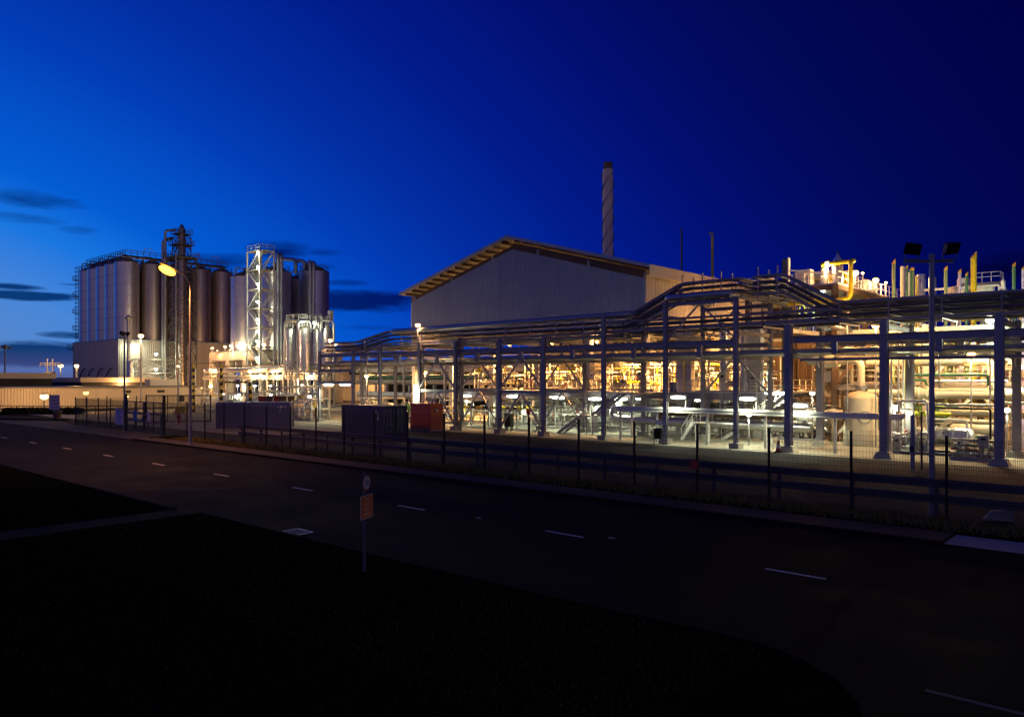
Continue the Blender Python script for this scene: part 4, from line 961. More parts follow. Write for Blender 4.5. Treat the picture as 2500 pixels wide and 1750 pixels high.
# tall clad casings and tubes in the hall, right half
for i, (px_, w, m) in enumerate(((1665, 1.5, 'alu'), (1761, .9, 'alu'), (1812, .9, 'alu'), (1838, 1.1, 'steelw'))):
    p = at(px_, 950, 60.6); t = thing('clad_column', f'tall {("silver duct with a yellow pipe", "round silver duct", "silver ladder duct", "pale boxed column")[i]} rising through the deck, {ORD[i]} from the left', 'duct', (p.x, p.y + .6, 0.012))
    b = MB()
    if i in (0, 3): b.box((0, 0, 4.6), (w, .7, 9.2)); 
    else: b.cyl((0, 0, 0), (0, 0, 9.2), w / 2, n=20)
    o = b.obj('casing', m, t); b = MB()
    for z in (2, 4.4, 6.0, 7.6):
        if i in (0, 3): b.box((0, 0, z), (w + .04, .74, .06))
        else: b.torus((0, 0, z), (0, 0, 1), w / 2, .03, 20)
    b.obj('seam', 'steel', t)
    if i == 0: b = MB(); b.cyl((.1, -.46, 3.8), (.1, -.46, 9.2), .05, n=8); b.obj('yellow_pipe', 'yellow', t)
    if i == 2:
        b = MB()
        for s in (-.25, .25): b.bar((s, -.7, 0), (s, -.7, 9.0), .05)
        for k in range(29): b.bar((-.25, -.7, .3 + .3 * k), (.25, -.7, .3 + .3 * k), .03)
        b.obj('ladder', 'white', t)
pipe('yellow_pipe', 'thin yellow gas pipe elbowing down beside the tall silver ducts', [(-30.6, 62, 7.0), (-27.2, 61.8, 7.0), (-27.2, 61.8, 8.6)], .09, 'yellow', .3)

# ------------------------------------------------------------------ right-hand process area
# white knock-out vessel
p = atd(2102, 1090, 56.8); VX, VY = p.x, p.y
v = thing('knockout_vessel', 'big cream domed vertical vessel on a round concrete plinth behind the rack', 'pressure vessel', (VX, VY, 0))
b = MB(); b.lathe([(1.2, 0), (1.2, 1.2), (0, 1.2)], n=32); b.obj('plinth', 'conc', v)
b = MB(); pr = [(1.16, 1.2), (1.16, 3.45)] + [(1.16 * math.cos(R(a)), 3.45 + .62 * math.sin(R(a))) for a in range(10, 75, 10)] + [(.28, 4.10), (.28, 4.3)]; b.lathe(pr, n=40); b.obj('shell', 'cream', v)
b = MB(); b.cyl((0, 0, 4.28), (0, 0, 4.36), .42, n=28); b.cyl((0, 0, 4.40), (0, 0, 4.48), .42, n=28); b.cyl((0, 0, 4.35), (0, 0, 4.41), .40, n=28)
for k in range(16): a = 2 * math.pi * k / 16; b.cyl((.37 * math.cos(a), .37 * math.sin(a), 4.24), (.37 * math.cos(a), .37 * math.sin(a), 4.52), .025, n=6)
b.obj('neck_flange', 'steel', v)
b = MB(); b.tube([(0, 0, 4.48), (0, 0, 6.35), (-1.7, .25, 6.35)], .27, 18, .62); b.obj('outlet_pipe', 'cream', v)
b = MB(); ax = Vector((-1, .15, 0)).normalized(); c = Vector((-1.75, .26, 6.35)); b.cyl(c - ax * .06, c + ax * .0, .42, n=28); b.cyl(c + ax * .03, c + ax * .09, .50, n=28); b.lathe([(.40, 0.09), (.52, .4), (.55, 1.2), (.30, 1.9), (.28, 2.4)], c, ax, 24)
for k in range(18): a = 2 * math.pi * k / 18; e = Vector((0, 1, 0)) * math.cos(a) + Vector((0, 0, 1)) * math.sin(a); b.cyl(c + e * .45 - ax * .1, c + e * .45 + ax * .12, .025, n=6)
b.obj('inlet_reducer', 'cream', v)
nd = Vector((-.86, -.5, 0)).normalized(); c = Vector((0, 0, 2.3)) + nd * .9
b = MB(); b.lathe([(.42, 0), (.44, .7), (.40, 1.3), (.28, 1.65), (.12, 1.85), (0, 1.9)], c, nd, 24); nz_ = b.obj('side_nozzle', 'cream', v)
def bolts(c, d, r, n=20):
    b = MB(); d = Vector(d).normalized(); u = Vector((0, 0, 1)); a_ = d.cross(u).normalized(); b.torus(c, d, r, .03, 28, 4)
    for k in range(n): a = 2 * math.pi * k / n; e = a_ * math.cos(a) + u * math.sin(a); b.cyl(c + e * r - d * .05, c + e * r + d * .07, .035, n=6)
    return b
bolts(c + nd * .35, nd, .47, 22).obj('nozzle_bolts', 'steeld', nz_)
md = Vector((.50, -.86, 0)).normalized(); c = Vector((0, 0, 2.15)) + md * 1.16; b = MB(); b.cyl(c - md * .2, c + md * .1, .46, n=28); mw = b.obj('manway', 'cream', v); bolts(c + md * .1, md, .43, 22).obj('manway_bolts', 'steeld', mw)
c = Vector((0, 0, 2.9)) + nd * 1.5; b = MB(); b.cyl((c.x, c.y, 2.72), (c.x, c.y, 2.85), .3, n=18); b.obj('valve_cap', 'brown', nz_)
# long horizontal process pipes
def pp(px_, py_, Y): return at(px_, py_, Y)
def hpipe(label, px0, px1, py_, Y, r, m, left=None, right=None, name='process_pipe', fl=()):
    a, c = pp(px0, py_, Y), pp(px1, py_, Y); zz = (a.z + c.z) / 2; a.z = c.z = zz; pts = [a, c]
    if left: pts = [a + Vector(left)] + pts
    if right: pts = pts + [c + Vector(right)]
    t = MB(); t.tube(pts, r, 16, r * 2.2)
    for f in fl:
        q = a.lerp(c, f); t.cyl(q - Vector((.08, 0, 0)), q + Vector((.08, 0, 0)), r * 1.28, n=22)
    return tag(t.obj(name, m), label, 'pipe')
hpipe('widest cream pipe running level at eye height behind the right rack', 2222, 2760, 963, 60.5, .36, 'cream', fl=(.03, .05, .09, .55), left=(-.5, .6, 0))
hpipe('high cream pipe with a bolted flange turning down near the right rack column', 2118, 2424, 884, 60.5, .29, 'cream', right=(0, 0, -2.1), fl=(.8, .82, .2))
hpipe('green pipe running level above the widest cream pipe and bending down', 2217, 2413, 915, 58.6, .10, 'green', right=(0, 0, -.75), fl=(.35,))
hpipe('short dark green pipe looping over the left end of the widest cream pipe', 2220, 2258, 927, 58.4, .09, 'green', left=(0, 0, -1.3), right=(0, .5, -.35))
hpipe('thin white pipe just under the green level pipe', 2282, 2460, 930, 60.0, .09, 'white', fl=(.2, .5))
hpipe('lowest big cream pipe behind the inscribed grey drum', 2295, 2760, 1012, 61.0, .26, 'cream', fl=(.02, .5))
hpipe('cream pipe beside the dome of the vertical vessel', 2120, 2215, 959, 61.0, .25, 'cream', fl=(.5, .8))
hpipe('second cream pipe below the dome of the vertical vessel', 2130, 2215, 976, 61.4, .16, 'cream', fl=(.6,))
hpipe('bare grey pipe crossing in front of the cream pipes, left of the last column', 2250, 2430, 988, 57.4, .09, 'galv')
hpipe('thin black pipe below the bare grey one, dropping at its right end', 2270, 2418, 997, 56.5, .07, 'black', right=(0, 0, -2.6))
hpipe('upper dark green horizontal pipe under the cream exchanger', 2352, 2420, 1066, 59.2, .10, 'green'); hpipe('lower dark green horizontal pipe under the cream exchanger', 2352, 2420, 1078, 59.0, .11, 'green')
pp0 = at(2213, 845, 58.9); pipe('process_pipe', 'lime yellow riser with a bend towards the lowest big cream pipe', [(pp0.x, 58.9, 7.9), (pp0.x, 58.9, 2.55), (pp0.x + 2.6, 59.8, 2.5)], .15, 'lime', .5)
for i, (px_, m, r, y) in enumerate(((2222, 'green', .11, 60.2), (2230, 'green', .12, 60.6), (2205, 'steelw', .09, 57.9), (2193, 'galv', .08, 58.2), (2344, 'lilac', .12, 64.5), (2310, 'sage', .11, 64.6), (2362, 'green', .1, 64.4), (2478, 'green', .11, 61), (2176, 'galv', .08, 57.6))):
    p = at(px_, 950, y); pipe('riser_pipe', f'{("dark green twin riser, left one", "dark green twin riser, right one", "white riser left of the lime pipe", "silver riser left of the lime pipe", "lilac riser in the far bay", "sage green riser in the far bay", "green riser in the far bay", "green riser beside the last pale column", "thin silver riser behind the second broad column")[i]}', [(p.x, p.y, .01), (p.x, p.y, 8.2)], r, m)
# grey inscribed drum on legs
p = at(2312, 1064, 57.6); t = thing('inscribed_drum', 'grey horizontal drum marked 655 on legs beside the yard', 'pressure vessel', (p.x, p.y, 0)); z = p.z
drum(t, (-1.75, 0, z), (1.35, 0, z), .62, 'alu', flange=True)
for s in (-1.2, .9): b = MB(); b.box((s, 0, (z - .5) / 2), (.25, .9, z - .5)); b.obj('leg', 'white', t)
text('number', '655', .3, 'black', t, (.05, -.60, z + .22), (1, 0, 0), (0, -.95, .3))
for s in (-1.6, -.6, .5, 1.3): b = MB(); b.torus((s, 0, z), (1, 0, 0), .64, .035, 24, 4); b.obj('band', 'steelw', t)
b = MB(); b.tube([(-1.5, -.1, z + .6), (-1.5, -.1, z + 1.1), (1.2, -.1, z + 1.1), (1.2, -.1, z + .62)], .07, bend=.25); b.obj('top_pipe', 'white', t)
# exchanger bank in cream
p = at(2385, 1060, 60.8)
t = thing('exchanger', 'cream heat exchanger stack on a pedestal behind the inscribed drum', 'heat exchanger', (p.x, p.y, 0.012))
for k, (z, r) in enumerate(((.75, .28), (1.5, .34), (2.0, .16))): drum(t, (-1.4, -.1, z), (1.4, -.1, z), r, 'cream', 'shell')
b = MB(); b.box((-1.0, .6, 1.1), (1.0, .8, 2.2)); b.box((.9, .6, 1.0), (.9, .8, 2.0)); b.obj('pedestal', 'cream', t)
# goalpost pipe frames in white beside the second broad column
for i, (px_, Y, w, h, m) in enumerate(((2228, 55.6, 1.7, 3.5, 'white'), (2205, 56.4, 1.2, 2.9, 'white'), (2480, 58.8, 1.6, 3.4, 'steelw'))):
    p = at(px_, 1000, Y); hoop_t = thing('goalpost_pipe', f'white inverted U pipe frame, {("tall one beside the lime riser", "lower one behind the tall one", "one right of the last column")[i]}', 'pipe frame', (p.x, p.y, 0)); b = MB(); b.tube([(-w / 2, 0, 0), (-w / 2, 0, h), (w / 2, 0, h), (w / 2 + .15, 0, 1.2), (w / 2 + .15, 0, 0)], .09, 10, .2); b.obj('frame_pipe', m, hoop_t)
    for s in (-w / 2, w / 2 + .15): b = MB(); b.box((s, 0, .03), (.3, .3, .06)); b.obj('foot', 'steel', hoop_t)
package('white insulated valve manifold at knee height beside the second broad column', 'valve manifold', at(2222, 1085, 55.8).x, 55.8, .012, 2.6, 1.6, 1.5, 301, 'grey', 22, False, name='valve_manifold', frame=False)
t = package('dark blue pump set with handwheels in front of the last broad column', 'pump', at(2385, 1100, 53.4).x, 53.4, .012, 2.6, 1.3, 1.3, 302, 'dark', 12, False, name='pump_set', frame=False)
b = MB(); b.lathe([(.2, 0), (.42, .1), (.42, .5), (.2, .6)], (.5, -.1, .62), (0, 1, 0), 18); b.box((.5, 0, .25), (.8, .7, .4)); b.obj('pump_body', 'bluedk', t)
b = MB(); b.tube([(-2.6, 0, .06), (-2.6, 0, .42), (-.9, 0, .42), (-.9, 0, .9), (.5, -.3, .9)], .07, bend=.2); b.tube([(-4.4, .2, .2), (-.9, .2, .2)], .09); b.obj('suction_pipe', 'bluedk', t)
b = MB(); b.box((-1.0, .3, .55), (.18, .25, 1.1)); b.obj('stanchion', 'bluedk', t)
for i, (x, y, w, d, h, pal) in enumerate(((-13.5, 64.5, 4.6, 3.6, 3.2, 'mix'), (-8.2, 65, 5, 4, 3.2, 'warm'), (-2.6, 65, 5, 4, 3.2, 'mix'), (-18.8, 66.5, 4.2, 4, 3.2, 'dark'), (-16, 72, 6, 5, 3.4, 'mix'), (-9, 73, 6, 5, 3.4, 'warm'), (-2, 73, 6, 5, 3.4, 'mix'), (-24.5, 66, 4.5, 5, 3.4, 'dark'), (-24.5, 72, 6, 5, 7.6, 'dark'), (-30.5, 70, 4.5, 5, 8.0, 'mix'), (-17.5, 79, 6, 4, 8.2, 'mix'), (-10, 80, 6, 4, 8.0, 'warm'), (-25, 79, 6, 4, 8.4, 'warm'))):
    package(f'{ORD[i]} pipework skid on the ground of the right-hand plant', 'process skid', x, y, .012, w, d, h, 320 + i, pal, 17, i % 2 == 0, frame=i % 3 != 1)
# steel process structure with decks
ps = thing('process_structure', 'tall open steel process structure with braced bays behind the right rack', 'steel structure')
PX, PYs = [-20.7, -14.2, -7.6, -1.0, 5.6], [62.0, 69.5, 77.0]
for x in PX:
    for y in PYs:
        b = MB(); b.hsec((x, y, 0), (x, y, 9.0 if x > -20 else 12.4), .4, .4, .03); b.obj('column', 'brown' if x < -20 else 'steelw', ps)
for z in (4.3, 8.6):
    for y in PYs: b = MB(); b.hsec((PX[0], y, z), (PX[-1], y, z), .25, .38, .02, 'z'); b.obj('beam', 'steelw', ps)
    for x in PX: b = MB(); b.hsec((x, PYs[0], z), (x, PYs[-1], z), .25, .36, .02, 'z'); b.obj('beam', 'steelw', ps)
for x0, x1 in zip(PX[:-1], PX[1:]):
    xm = (x0 + x1) / 2
    for z0, z1 in ((.4, 4.1), (4.6, 8.4)): b = MB(); b.bar((x0, 62, z0), (xm, 62, z1), .2); b.bar((x1, 62, z0), (xm, 62, z1), .2); b.obj('brace', 'steelw' if z0 < 1 or x0 > -18 else 'brown', ps)
b = MB(); b.b2((-20.4, 63, 4.5), (5.6, 77, 4.56)); b.obj('deck_plate', 'galv', ps)
b = MB(); b.rails([(-20.4, 62.3, 4.55), (5.6, 62.3, 4.55)], 1.1, .025, 1.6); b.obj('handrail', 'steelw', ps)
b = MB(); b.b2((-14, 64, 8.8), (5.6, 77, 8.86)); b.obj('deck_plate', 'galv', ps); b = MB(); b.rails([(-14, 64.1, 8.86), (5.6, 64.1, 8.86)], 1.1, .025, 1.6); b.obj('handrail', 'white', ps)
for i, (x, y, w, h, pal) in enumerate(((-17.6, 66.5, 5, 3.4, 'warm'), (-11, 66.5, 5, 3.6, 'mix'), (-4.5, 66.5, 5, 3.4, 'warm'), (2, 66.5, 5, 3.4, 'mix'))):
    package(f'{ORD[i]} pipework skid from the left on the first deck of the right structure', 'process skid', x, y, 4.56, w, 5, h, 360 + i, pal, 20, True, frame=i % 2 == 0)
for i, (x, y, h) in enumerate(((-12.5, 68, 2.2), (-8.6, 66.6, 2.6), (-4.2, 68, 2.0), (.5, 67, 2.4))):
    package(f'{ORD[i]} pipework cluster from the left on the top deck of the right structure', 'process skid', x, y, 8.86, 3.4, 3, h, 380 + i, 'warm', 14, i % 2 == 1, frame=False)
# high platform at the left end of the structure
pf = thing('high_platform', 'high railed steel platform with vessels and a yellow pipe above the arched pipes', 'platform', (0, 0, 0))
ZP = 12.5
b = MB(); b.b2((-28.5, 62.3, ZP - .05), (-20.7, 84, ZP)); b.obj('floor_plate', 'galv', pf)
b = MB(); b.bar((-28.5, 62.2, ZP - .2), (-20.5, 62.2, ZP - .2), .2, .42); b.bar((-20.6, 62.3, ZP - .2), (-20.6, 84, ZP - .2), .2, .42); b.obj('edge_beam', 'brown', pf)
b = MB()
for y in (65, 68, 71, 74, 77, 80, 83): b.bar((-28.5, y, ZP - .2), (-20.8, y, ZP - .2), .14, .28)
b.obj('joist', 'steelw', pf)
b = MB(); b.rails([(-28.5, 62.25, ZP), (-20.6, 62.25, ZP), (-20.6, 84, ZP)], 1.1, .03, 1.3, True); b.obj('handrail', 'white', pf)
for x, y in ((-28.2, 62.6), (-20.9, 62.5), (-28.2, 73), (-20.9, 73), (-28.2, 83), (-20.9, 83)): b = MB(); b.hsec((x, y, 0), (x, y, ZP - .42), .42, .42, .03); b.obj('column', 'brown', pf)
b = MB(); b.bar((-21.2, 62.4, ZP - 2.4), (-23.2, 62.4, ZP - .45), .18); b.bar((-20.8, 62.7, ZP - 2.4), (-20.8, 64.8, ZP - .45), .18); b.obj('brace', 'brown', pf)
b = MB(); b.b2((-28.3, 62.9, 8.72), (-21.0, 83, 8.78)); b.obj('floor_plate', 'galv', pf)
b = MB(); b.bar((-28.4, 62.5, 8.6), (-20.7, 62.5, 8.6), .2, .36); b.bar((-20.75, 62.6, 8.6), (-20.75, 83, 8.6), .2, .36); b.bar((-28.4, 62.5, 10.6), (-20.7, 62.5, 10.6), .16, .24); b.obj('edge_beam', 'brown', pf)
tc_ = at(1922, 635, 62.0); b = MB(); b.hsec((tc_.x, 61.6, 0), (tc_.x, 61.6, tc_.z), .4, .4, .03); b.obj('tall_column', 'steeld', pf); b = MB(); b.box((tc_.x + .28, 61.6, tc_.z - 1.0), (.12, .3, 2.2)); b.obj('white_plate', 'white', pf)  # white plate beside the top of the dark column
b = MB(); b.bar((tc_.x + .3, 61.7, tc_.z - .9), (-20.9, 62.3, tc_.z - 1.5), .12); b.bar((tc_.x + .3, 61.7, tc_.z - 1.2), (-23.2, 62.2, ZP), .1); b.obj('stay', 'white', pf)
for i, (px_, top, r, m, lab) in enumerate(((2013, 655, .33, 'alu', 'shorter silver cylinder vessel under the big lamp on the high platform'), (2045, 640, .40, 'alu', 'taller cone-topped silver vessel at the corner of the high platform'), (1964, 660, .5, 'white', 'white box-like vessel at the left of the high platform'))):
    p = at(px_, top, 63.6); t = thing('platform_vessel', lab, 'vessel', (p.x, p.y, ZP)); h = p.z - ZP
    b = MB()
    if i < 2: b.lathe([(r, 0), (r, h), (r * .3, h + (.55 if i else .12)), (r * .3, h + (.9 if i else .15)), (0, h + (.9 if i else .15))], n=24)
    else: b.box((0, 0, h / 2), (1.3, .8, h))
    o = b.obj('shell', m, t); b = MB()
    for f in (.1, .5, .92):
        if i < 2: b.torus((0, 0, h * f), (0, 0, 1), r, .03, 24, 4)
        else: b.box((0, 0, h * f), (1.36, .86, .06))
    b.obj('band', 'steel', t)
pl = at(2078, 690, 62.0)
pipe('yellow_pipe', 'thick yellow pipe hooking over and under the corner of the high platform', [(-22.2, 63.2, ZP + 1.85), (pl.x, 63.0, ZP + 1.85), (pl.x, 61.9, ZP + 1.75), (pl.x, 61.9, ZP - 1.25), (-21.5, 61.2, ZP - 1.35), (-29.5, 61.2, ZP - 1.5)], .17, 'yellow', .5, n=16)
for i, (x, y, h) in enumerate(((-23.5, 66.5, 1.5), (-24.0, 70.5, 2.2), (-22.8, 74.5, 2.0), (-23.4, 79, 2.2))):
    package(f'{ORD[i]} pipework cluster along the high platform, counted from its front', 'process skid', x, y, ZP, 3.0, 3.0, h, 400 + i, 'warm', 13, i % 2 == 0, frame=False)
for i, (x, y) in enumerate(((-26.3, 66), (-22.9, 66), (-24.5, 70.5), (-23.5, 75))):
    package(f'{ORD[i]} pipework cluster on the lower floor beneath the high platform', 'process skid', x, y, 8.78, 3.2, 3.4, 3.0, 430 + i, ('dark', 'mix', 'warm', 'dark')[i], 14, i % 2 == 0, frame=i % 2 == 1)
# vents with mitred tips, silver stacks and roof pipework above the right rack
VT = [(2182, 632, 63.2, .125, 'sage', 1, 'sage green vent pipe with an amber tip, leftmost and tallest of the left group'), (2214, 646, 64.5, .09, 'green', 1, 'thin green vent pipe with an amber tip right of the cream flue'), (2224, 651, 64.8, .09, 'green', 1, 'thin green vent pipe, left one of a touching pair'), (2229, 653, 65.0, .085, 'sage', 1, 'thin sage vent pipe, right one of a touching pair'),
      (2309, 648, 64.0, .12, 'sage', 1, 'sage vent pipe with an amber tip just right of the floodlight mast'), (2343, 656, 64.5, .11, 'lilac', 1, 'lilac vent pipe with an amber tip left of the big yellow one'), (2360, 663, 64.2, .10, 'green', 1, 'short green vent pipe with an amber tip against the big yellow one'), (2377, 614, 66.0, .20, 'yellow', 1, 'thick bright yellow vent pipe, tallest of all'),
      (2475.5, 639, 62.8, .11, 'green', 1, 'green vent pipe with an amber tip near the right edge'), (2498, 648, 63.0, .10, 'lilac', 1, 'lilac vent pipe at the very right edge')]
for px_, top, Y, r, m, tip, lab in VT: vent(lab, px_, top, Y, r, m, tip, 0.012, tipm='yellow' if m == 'yellow' else 'amber')
for px_, top, Y, r, m, lab in ((2203, 651, 67, .16, 'cream', 'square-looking cream flue left of the thin green vents'), (2219, 666, 68, .09, 'white', 'white flue half hidden behind the thin green vents'), (2237, 673, 66, .07, 'yellow', 'thin yellow pipe left of the grey stack'), (2249, 670, 69, .32, 'alu', 'broad silver stack left of the floodlight mast'), (2277, 677, 70, .30, 'alu', 'broad silver stack directly behind the floodlight mast')):
    vent(lab, px_, top, Y, r, m, None, 4.56)
hpipe('white pipe along the skyline above the right rack, bent at its right end', 2256, 2440, 702, 66.5, .10, 'white', right=(0, 0, -.9), fl=(.3, .6))
p = at(2375, 708, 67.5); t = thing('roof_drum', 'white horizontal drum with a railed platform on the skyline under the big yellow vent', 'vessel', (p.x, p.y, 8.86)); z = p.z - 8.86; drum(t, (-1.6, 0, z), (1.3, 0, z), .35, 'white', saddle=0); b = MB(); b.b2((.1, -.5, z + .42), (1.9, .7, z + .47)); b.rails([(.1, -.5, z + .47), (1.9, -.5, z + .47), (1.9, .7, z + .47)], .75, .025, .6); b.obj('railed_platform', 'white', t); b = MB(); b.lathe([(.5, 0), (.5, .5), (.4, .62), (0, .65)], (-.6, .1, z + .36), n=20); b.obj('dome', 'white', t)
p = at(2449, 705, 65); t = thing('relief_valve', 'small white relief valve with a bent outlet on the skyline near the right edge', 'relief valve', (p.x, p.y, 8.86)); z = p.z - 8.86; b = MB(); b.lathe([(.09, 0), (.09, z - .2), (.24, z - .15), (.2, z), (.13, z + .25), (.15, z + .5), (.06, z + .7), (0, z + .72)], n=16); b.obj('body', 'white', t); b = MB(); b.torus((0, 0, z - .1), (0, 0, 1), .25, .05, 18); b.obj('flange', 'steelw', t)
p = at(2332, 700, 66); t = thing('white_column', 'short white round column on the skyline right of the floodlight mast', 'vessel', (p.x, p.y, 8.86)); b = MB(); b.lathe([(.22, 0), (.22, p.z - 8.86), (0, p.z - 8.8)], n=18); b.obj('shell', 'white', t); b = MB(); b.torus((0, 0, p.z - 9.0), (0, 0, 1), .23, .03, 18); b.obj('rim', 'steel', t)
# added brown backdrop building behind the right plant, for fill light and hiding sky
t = thing('backdrop_building', 'added brown backdrop building closing the view behind the right-hand plant', 'building'); corr((-37, 86.5, 0), (22, 86.5, 0), (0, -1, 0), lambda a: .0, lambda a: 9.3, .3, .05).obj('wall', 'brown', t); b = MB(); b.b2((-37.2, 86.3, 9.3), (22.2, 99, 9.6)); b.obj('roof', 'roof', t); b = MB(); b.b2((-37, 86.7, 0), (-36.8, 98.8, 9.3)); b.b2((21.8, 86.7, 0), (22, 98.8, 9.3)); b.b2((-36.8, 98.6, 0), (21.8, 98.8, 9.3)); b.obj('wall', 'cladw', t)

# ------------------------------------------------------------------ lamps of the plant
SODL = 1
for i, (x, y, z, pw) in enumerate(((-69, 66, 8.6, 2600), (-63, 64, 8.4, 2400), (-57, 63.8, 8.8, 2200), (-51, 64.0, 8.8, 2400), (-45, 63.8, 8.8, 2600), (-39.5, 64, 8.8, 2600), (-34.5, 63.8, 8.8, 2400), (-29.0, 64, 8.8, 2200), (-54, 77, 8.8, 2200), (-46, 77, 8.8, 2400), (-38, 77, 8.8, 2400), (-30, 77, 8.8, 2000))):
    t = fixture(f'{ORD[i]} sodium high-bay lamp hanging from the girders inside the process hall', (x, y, z), 'sod', pw * 6.2 if i not in (4, 10) else 1400, None, .2, name='high_bay_lamp', arm=(0, 0, .35), cone=128 if i not in (4, 10) else None)
FX = [('sodium lamp on a pole atop the left half of the rack against the gable', 1020, 794, 50.8, 'warm', 700, 8.65), ('small sodium lamp over the far left end of the rack', 819, 841, 52.5, 'warm', 350, 6.7), ('lamp on a tall pole at the left end of the rack', 806, 831, 58, 'warm', 1200, 0), ('sodium lamp glaring under the rack in its third bay', 895, 918, 58.5, 'warm', 1800, 0), ('tiny sodium lamp under the rack left of the braced bay', 1038, 909, 66, 'sod', 1200, 0),
      ('biggest starry lamp standing on the high platform', 2021, 644, 63.2, 'warm', 900, 12.5), ('second starry lamp beside the yellow pipe of the high platform', 2088, 666, 64.5, 'warm', 700, 12.5), ('third starry lamp along the high platform', 2138, 684, 73, 'warm', 700, 12.5), ('small lamp left of the third starry lamp', 2106, 667, 70, 'warm', 250, 12.5), ('small lamp right of the third starry lamp', 2163, 690, 74, 'warm', 250, 12.5),
      ('sodium lamp among the upper pipe tiers right of the first broad column', 2068, 779, 58.5, 'sod', 500, 0), ('sodium lamp left of the second broad column head', 2138, 794, 58.8, 'sod', 900, 0), ('small sodium lamp right of the second broad column head', 2206, 802, 61, 'sod', 500, 4.56), ('blazing white floodlight beside the last broad column head', 2417, 781, 58.5, 'white', 1400, 0), ('small white lamp at the hanger behind the floodlight mast', 2293, 855, 58, 'white', 300, 4.3),
      ('starry sodium lamp above the high cream pipe', 2371, 866, 59.5, 'sod', 1000, 0), ('white lamp on the far side of the left broad column', 1983, 960, 60, 'white', 500, 0), ('white lamp under the high platform floor', 2008, 709, 65, 'white', 700, None), ('white lamp beside the deck near the tall silver ducts', 1879, 911, 62, 'white', 500, 3.78), ('white lamp at the right edge beside a green riser', 2492, 895, 60, 'white', 600, 0), ('white glare lamp under the low tray by the second stair', 1828, 1012, 54.3, 'white', 550, 0), ('white lamp on the far face of the last pale column', 2458, 1001, 57.6, 'white', 450, 0), ('white lamp bracket right of the second broad column', 2185, 993, 56.4, 'white', 500, 0), ('added sodium lamp on a tall post, brightening the domed vessel outlet', 2170, 868, 57.6, 'sod', 350, 0)]  # the domed vessel's sodium lamp is added to brighten the vessel
for lab, px_, py_, Y, k, pw, z0 in FX:
    p = at(px_, py_, Y); fixture(lab, p, k, pw * 1.5, z0, .27 if pw >= 700 else (.2 if pw >= 400 else .13), arm=(0, .0, .7) if z0 is None else None, cone=None if 'bracket right' in lab or 'starry lamp' in lab or 'head' in lab or 'tiers' in lab or 'vessel' in lab or 'third bay' in lab or 'left end' in lab or 'braced bay' in lab else 150)
for i, (px_, py_, Y) in enumerate(((1138, 966.5, 58.0), (1254, 968, 58.0), (1363, 971, 57.9), (1453, 974, 57.6), (1515, 974, 57.9), (1895, 960, 58.0))):
    tube_lamp(f'{ORD[i]} white fluorescent lamp from the left along the deck edge', at(px_, py_, Y), 1.5 if i < 5 else 1.9, 0, 1000)
for i, (px_, py_) in enumerate(((1655, 970), (1825, 973.5), (1949, 990))):
    tube_lamp(f'{("left", "middle", "right")[i]} one of three white lamps on bent stems above the low tray', at(px_, py_, 52.05), 1.25, 0, 750, post=2.62 - at(px_, py_, 52.05).z + .1)
for i, (px_, py_) in enumerate(((802, 939), (842, 939))):
    tube_lamp(f'{("left", "right")[i]} fluorescent lamp hung under the end frame of the rack', at(px_, py_, 51.4), 2.0, 0, 900)
tube_lamp('upright white fluorescent lamp on the rack column left of the orange cabinet', at(1013, 960, 50.7), 1.7, 0, 450, vertical=True)
for i, (x, y, z, pw) in enumerate(((-57, 64, 3.0, 500), (-51.5, 65, 3.0, 500), (-46, 65, 3.0, 500), (-40.5, 65, 3.0, 450), (-34, 64, 3.0, 400), (-28, 64, 3.0, 400), (-54, 73, 3.0, 500), (-44, 73, 3.0, 500), (-34, 73, 3.0, 450))):
    tube_lamp(f'{ORD[i]} white fluorescent lamp under the deck, inner rows', (x, y, z), 1.3, 0, pw * 2.4)
for i, (x, y, z, pw) in enumerate(((-17, 61.2, 7.6, 900), (-11, 61.0, 7.4, 1000), (-5, 61.0, 7.4, 1000), (1, 61, 7.4, 800), (-15, 70, 3.9, 800), (-8, 70, 3.9, 900), (-1, 70, 3.9, 800), (-16, 72, 8.2, 1000), (-9, 72, 8.2, 1000), (-2, 72, 8.2, 900))):
    fixture(f'{ORD[i]} sodium lamp hung beneath the decks of the right structure', (x, y, z), 'sod', pw * 1.7, None, .16, arm=(0, 0, .3), name='bulkhead_lamp', cone=170)
for i, (x, y, z, pw) in enumerate(((-33.5, 70, 9.2, 1500), (-33.5, 80, 9.2, 1500))):
    fixture(f'sodium lamp on a post lighting the side wall of the hall, {("near", "far")[i]} one', (x, y, z), 'sod', pw, .012, .2, off=(0, 0, .45), cone=None)
# ------------------------------------------------------------------ left silo block
BX, BY = -184.0, 70.3          # near corner of the clad base
ZB = 14.0; ZS = 32.3
base = thing('clad_silo_building', 'grey clad base building carrying the row of tall grey silos at the left', 'industrial building')
corr((BX - 29, BY, 0), (BX, BY, 0), (0, -1, 0), lambda a: 0, lambda a: ZB, .5, .05).obj('wall', 'cladw', base)
corr((BX, BY, 0), (BX, BY + 29, 0), (1, 0, 0), lambda a: 0, lambda a: ZB, .5, .05).obj('wall', 'cladw', base)
b = MB(); b.b2((BX - 29, BY + .1, ZB - .3), (BX - .1, BY + 29, ZB - .05)); b.obj('roof', 'roof', base)
b = MB(); b.b2((BX - 29, BY - .15, ZB - .02), (BX + .15, BY + .1, ZB + .2)); b.b2((BX - .08, BY + .11, ZB - .02), (BX + .15, BY + 29, ZB + .2)); b.obj('parapet', 'clad', base)
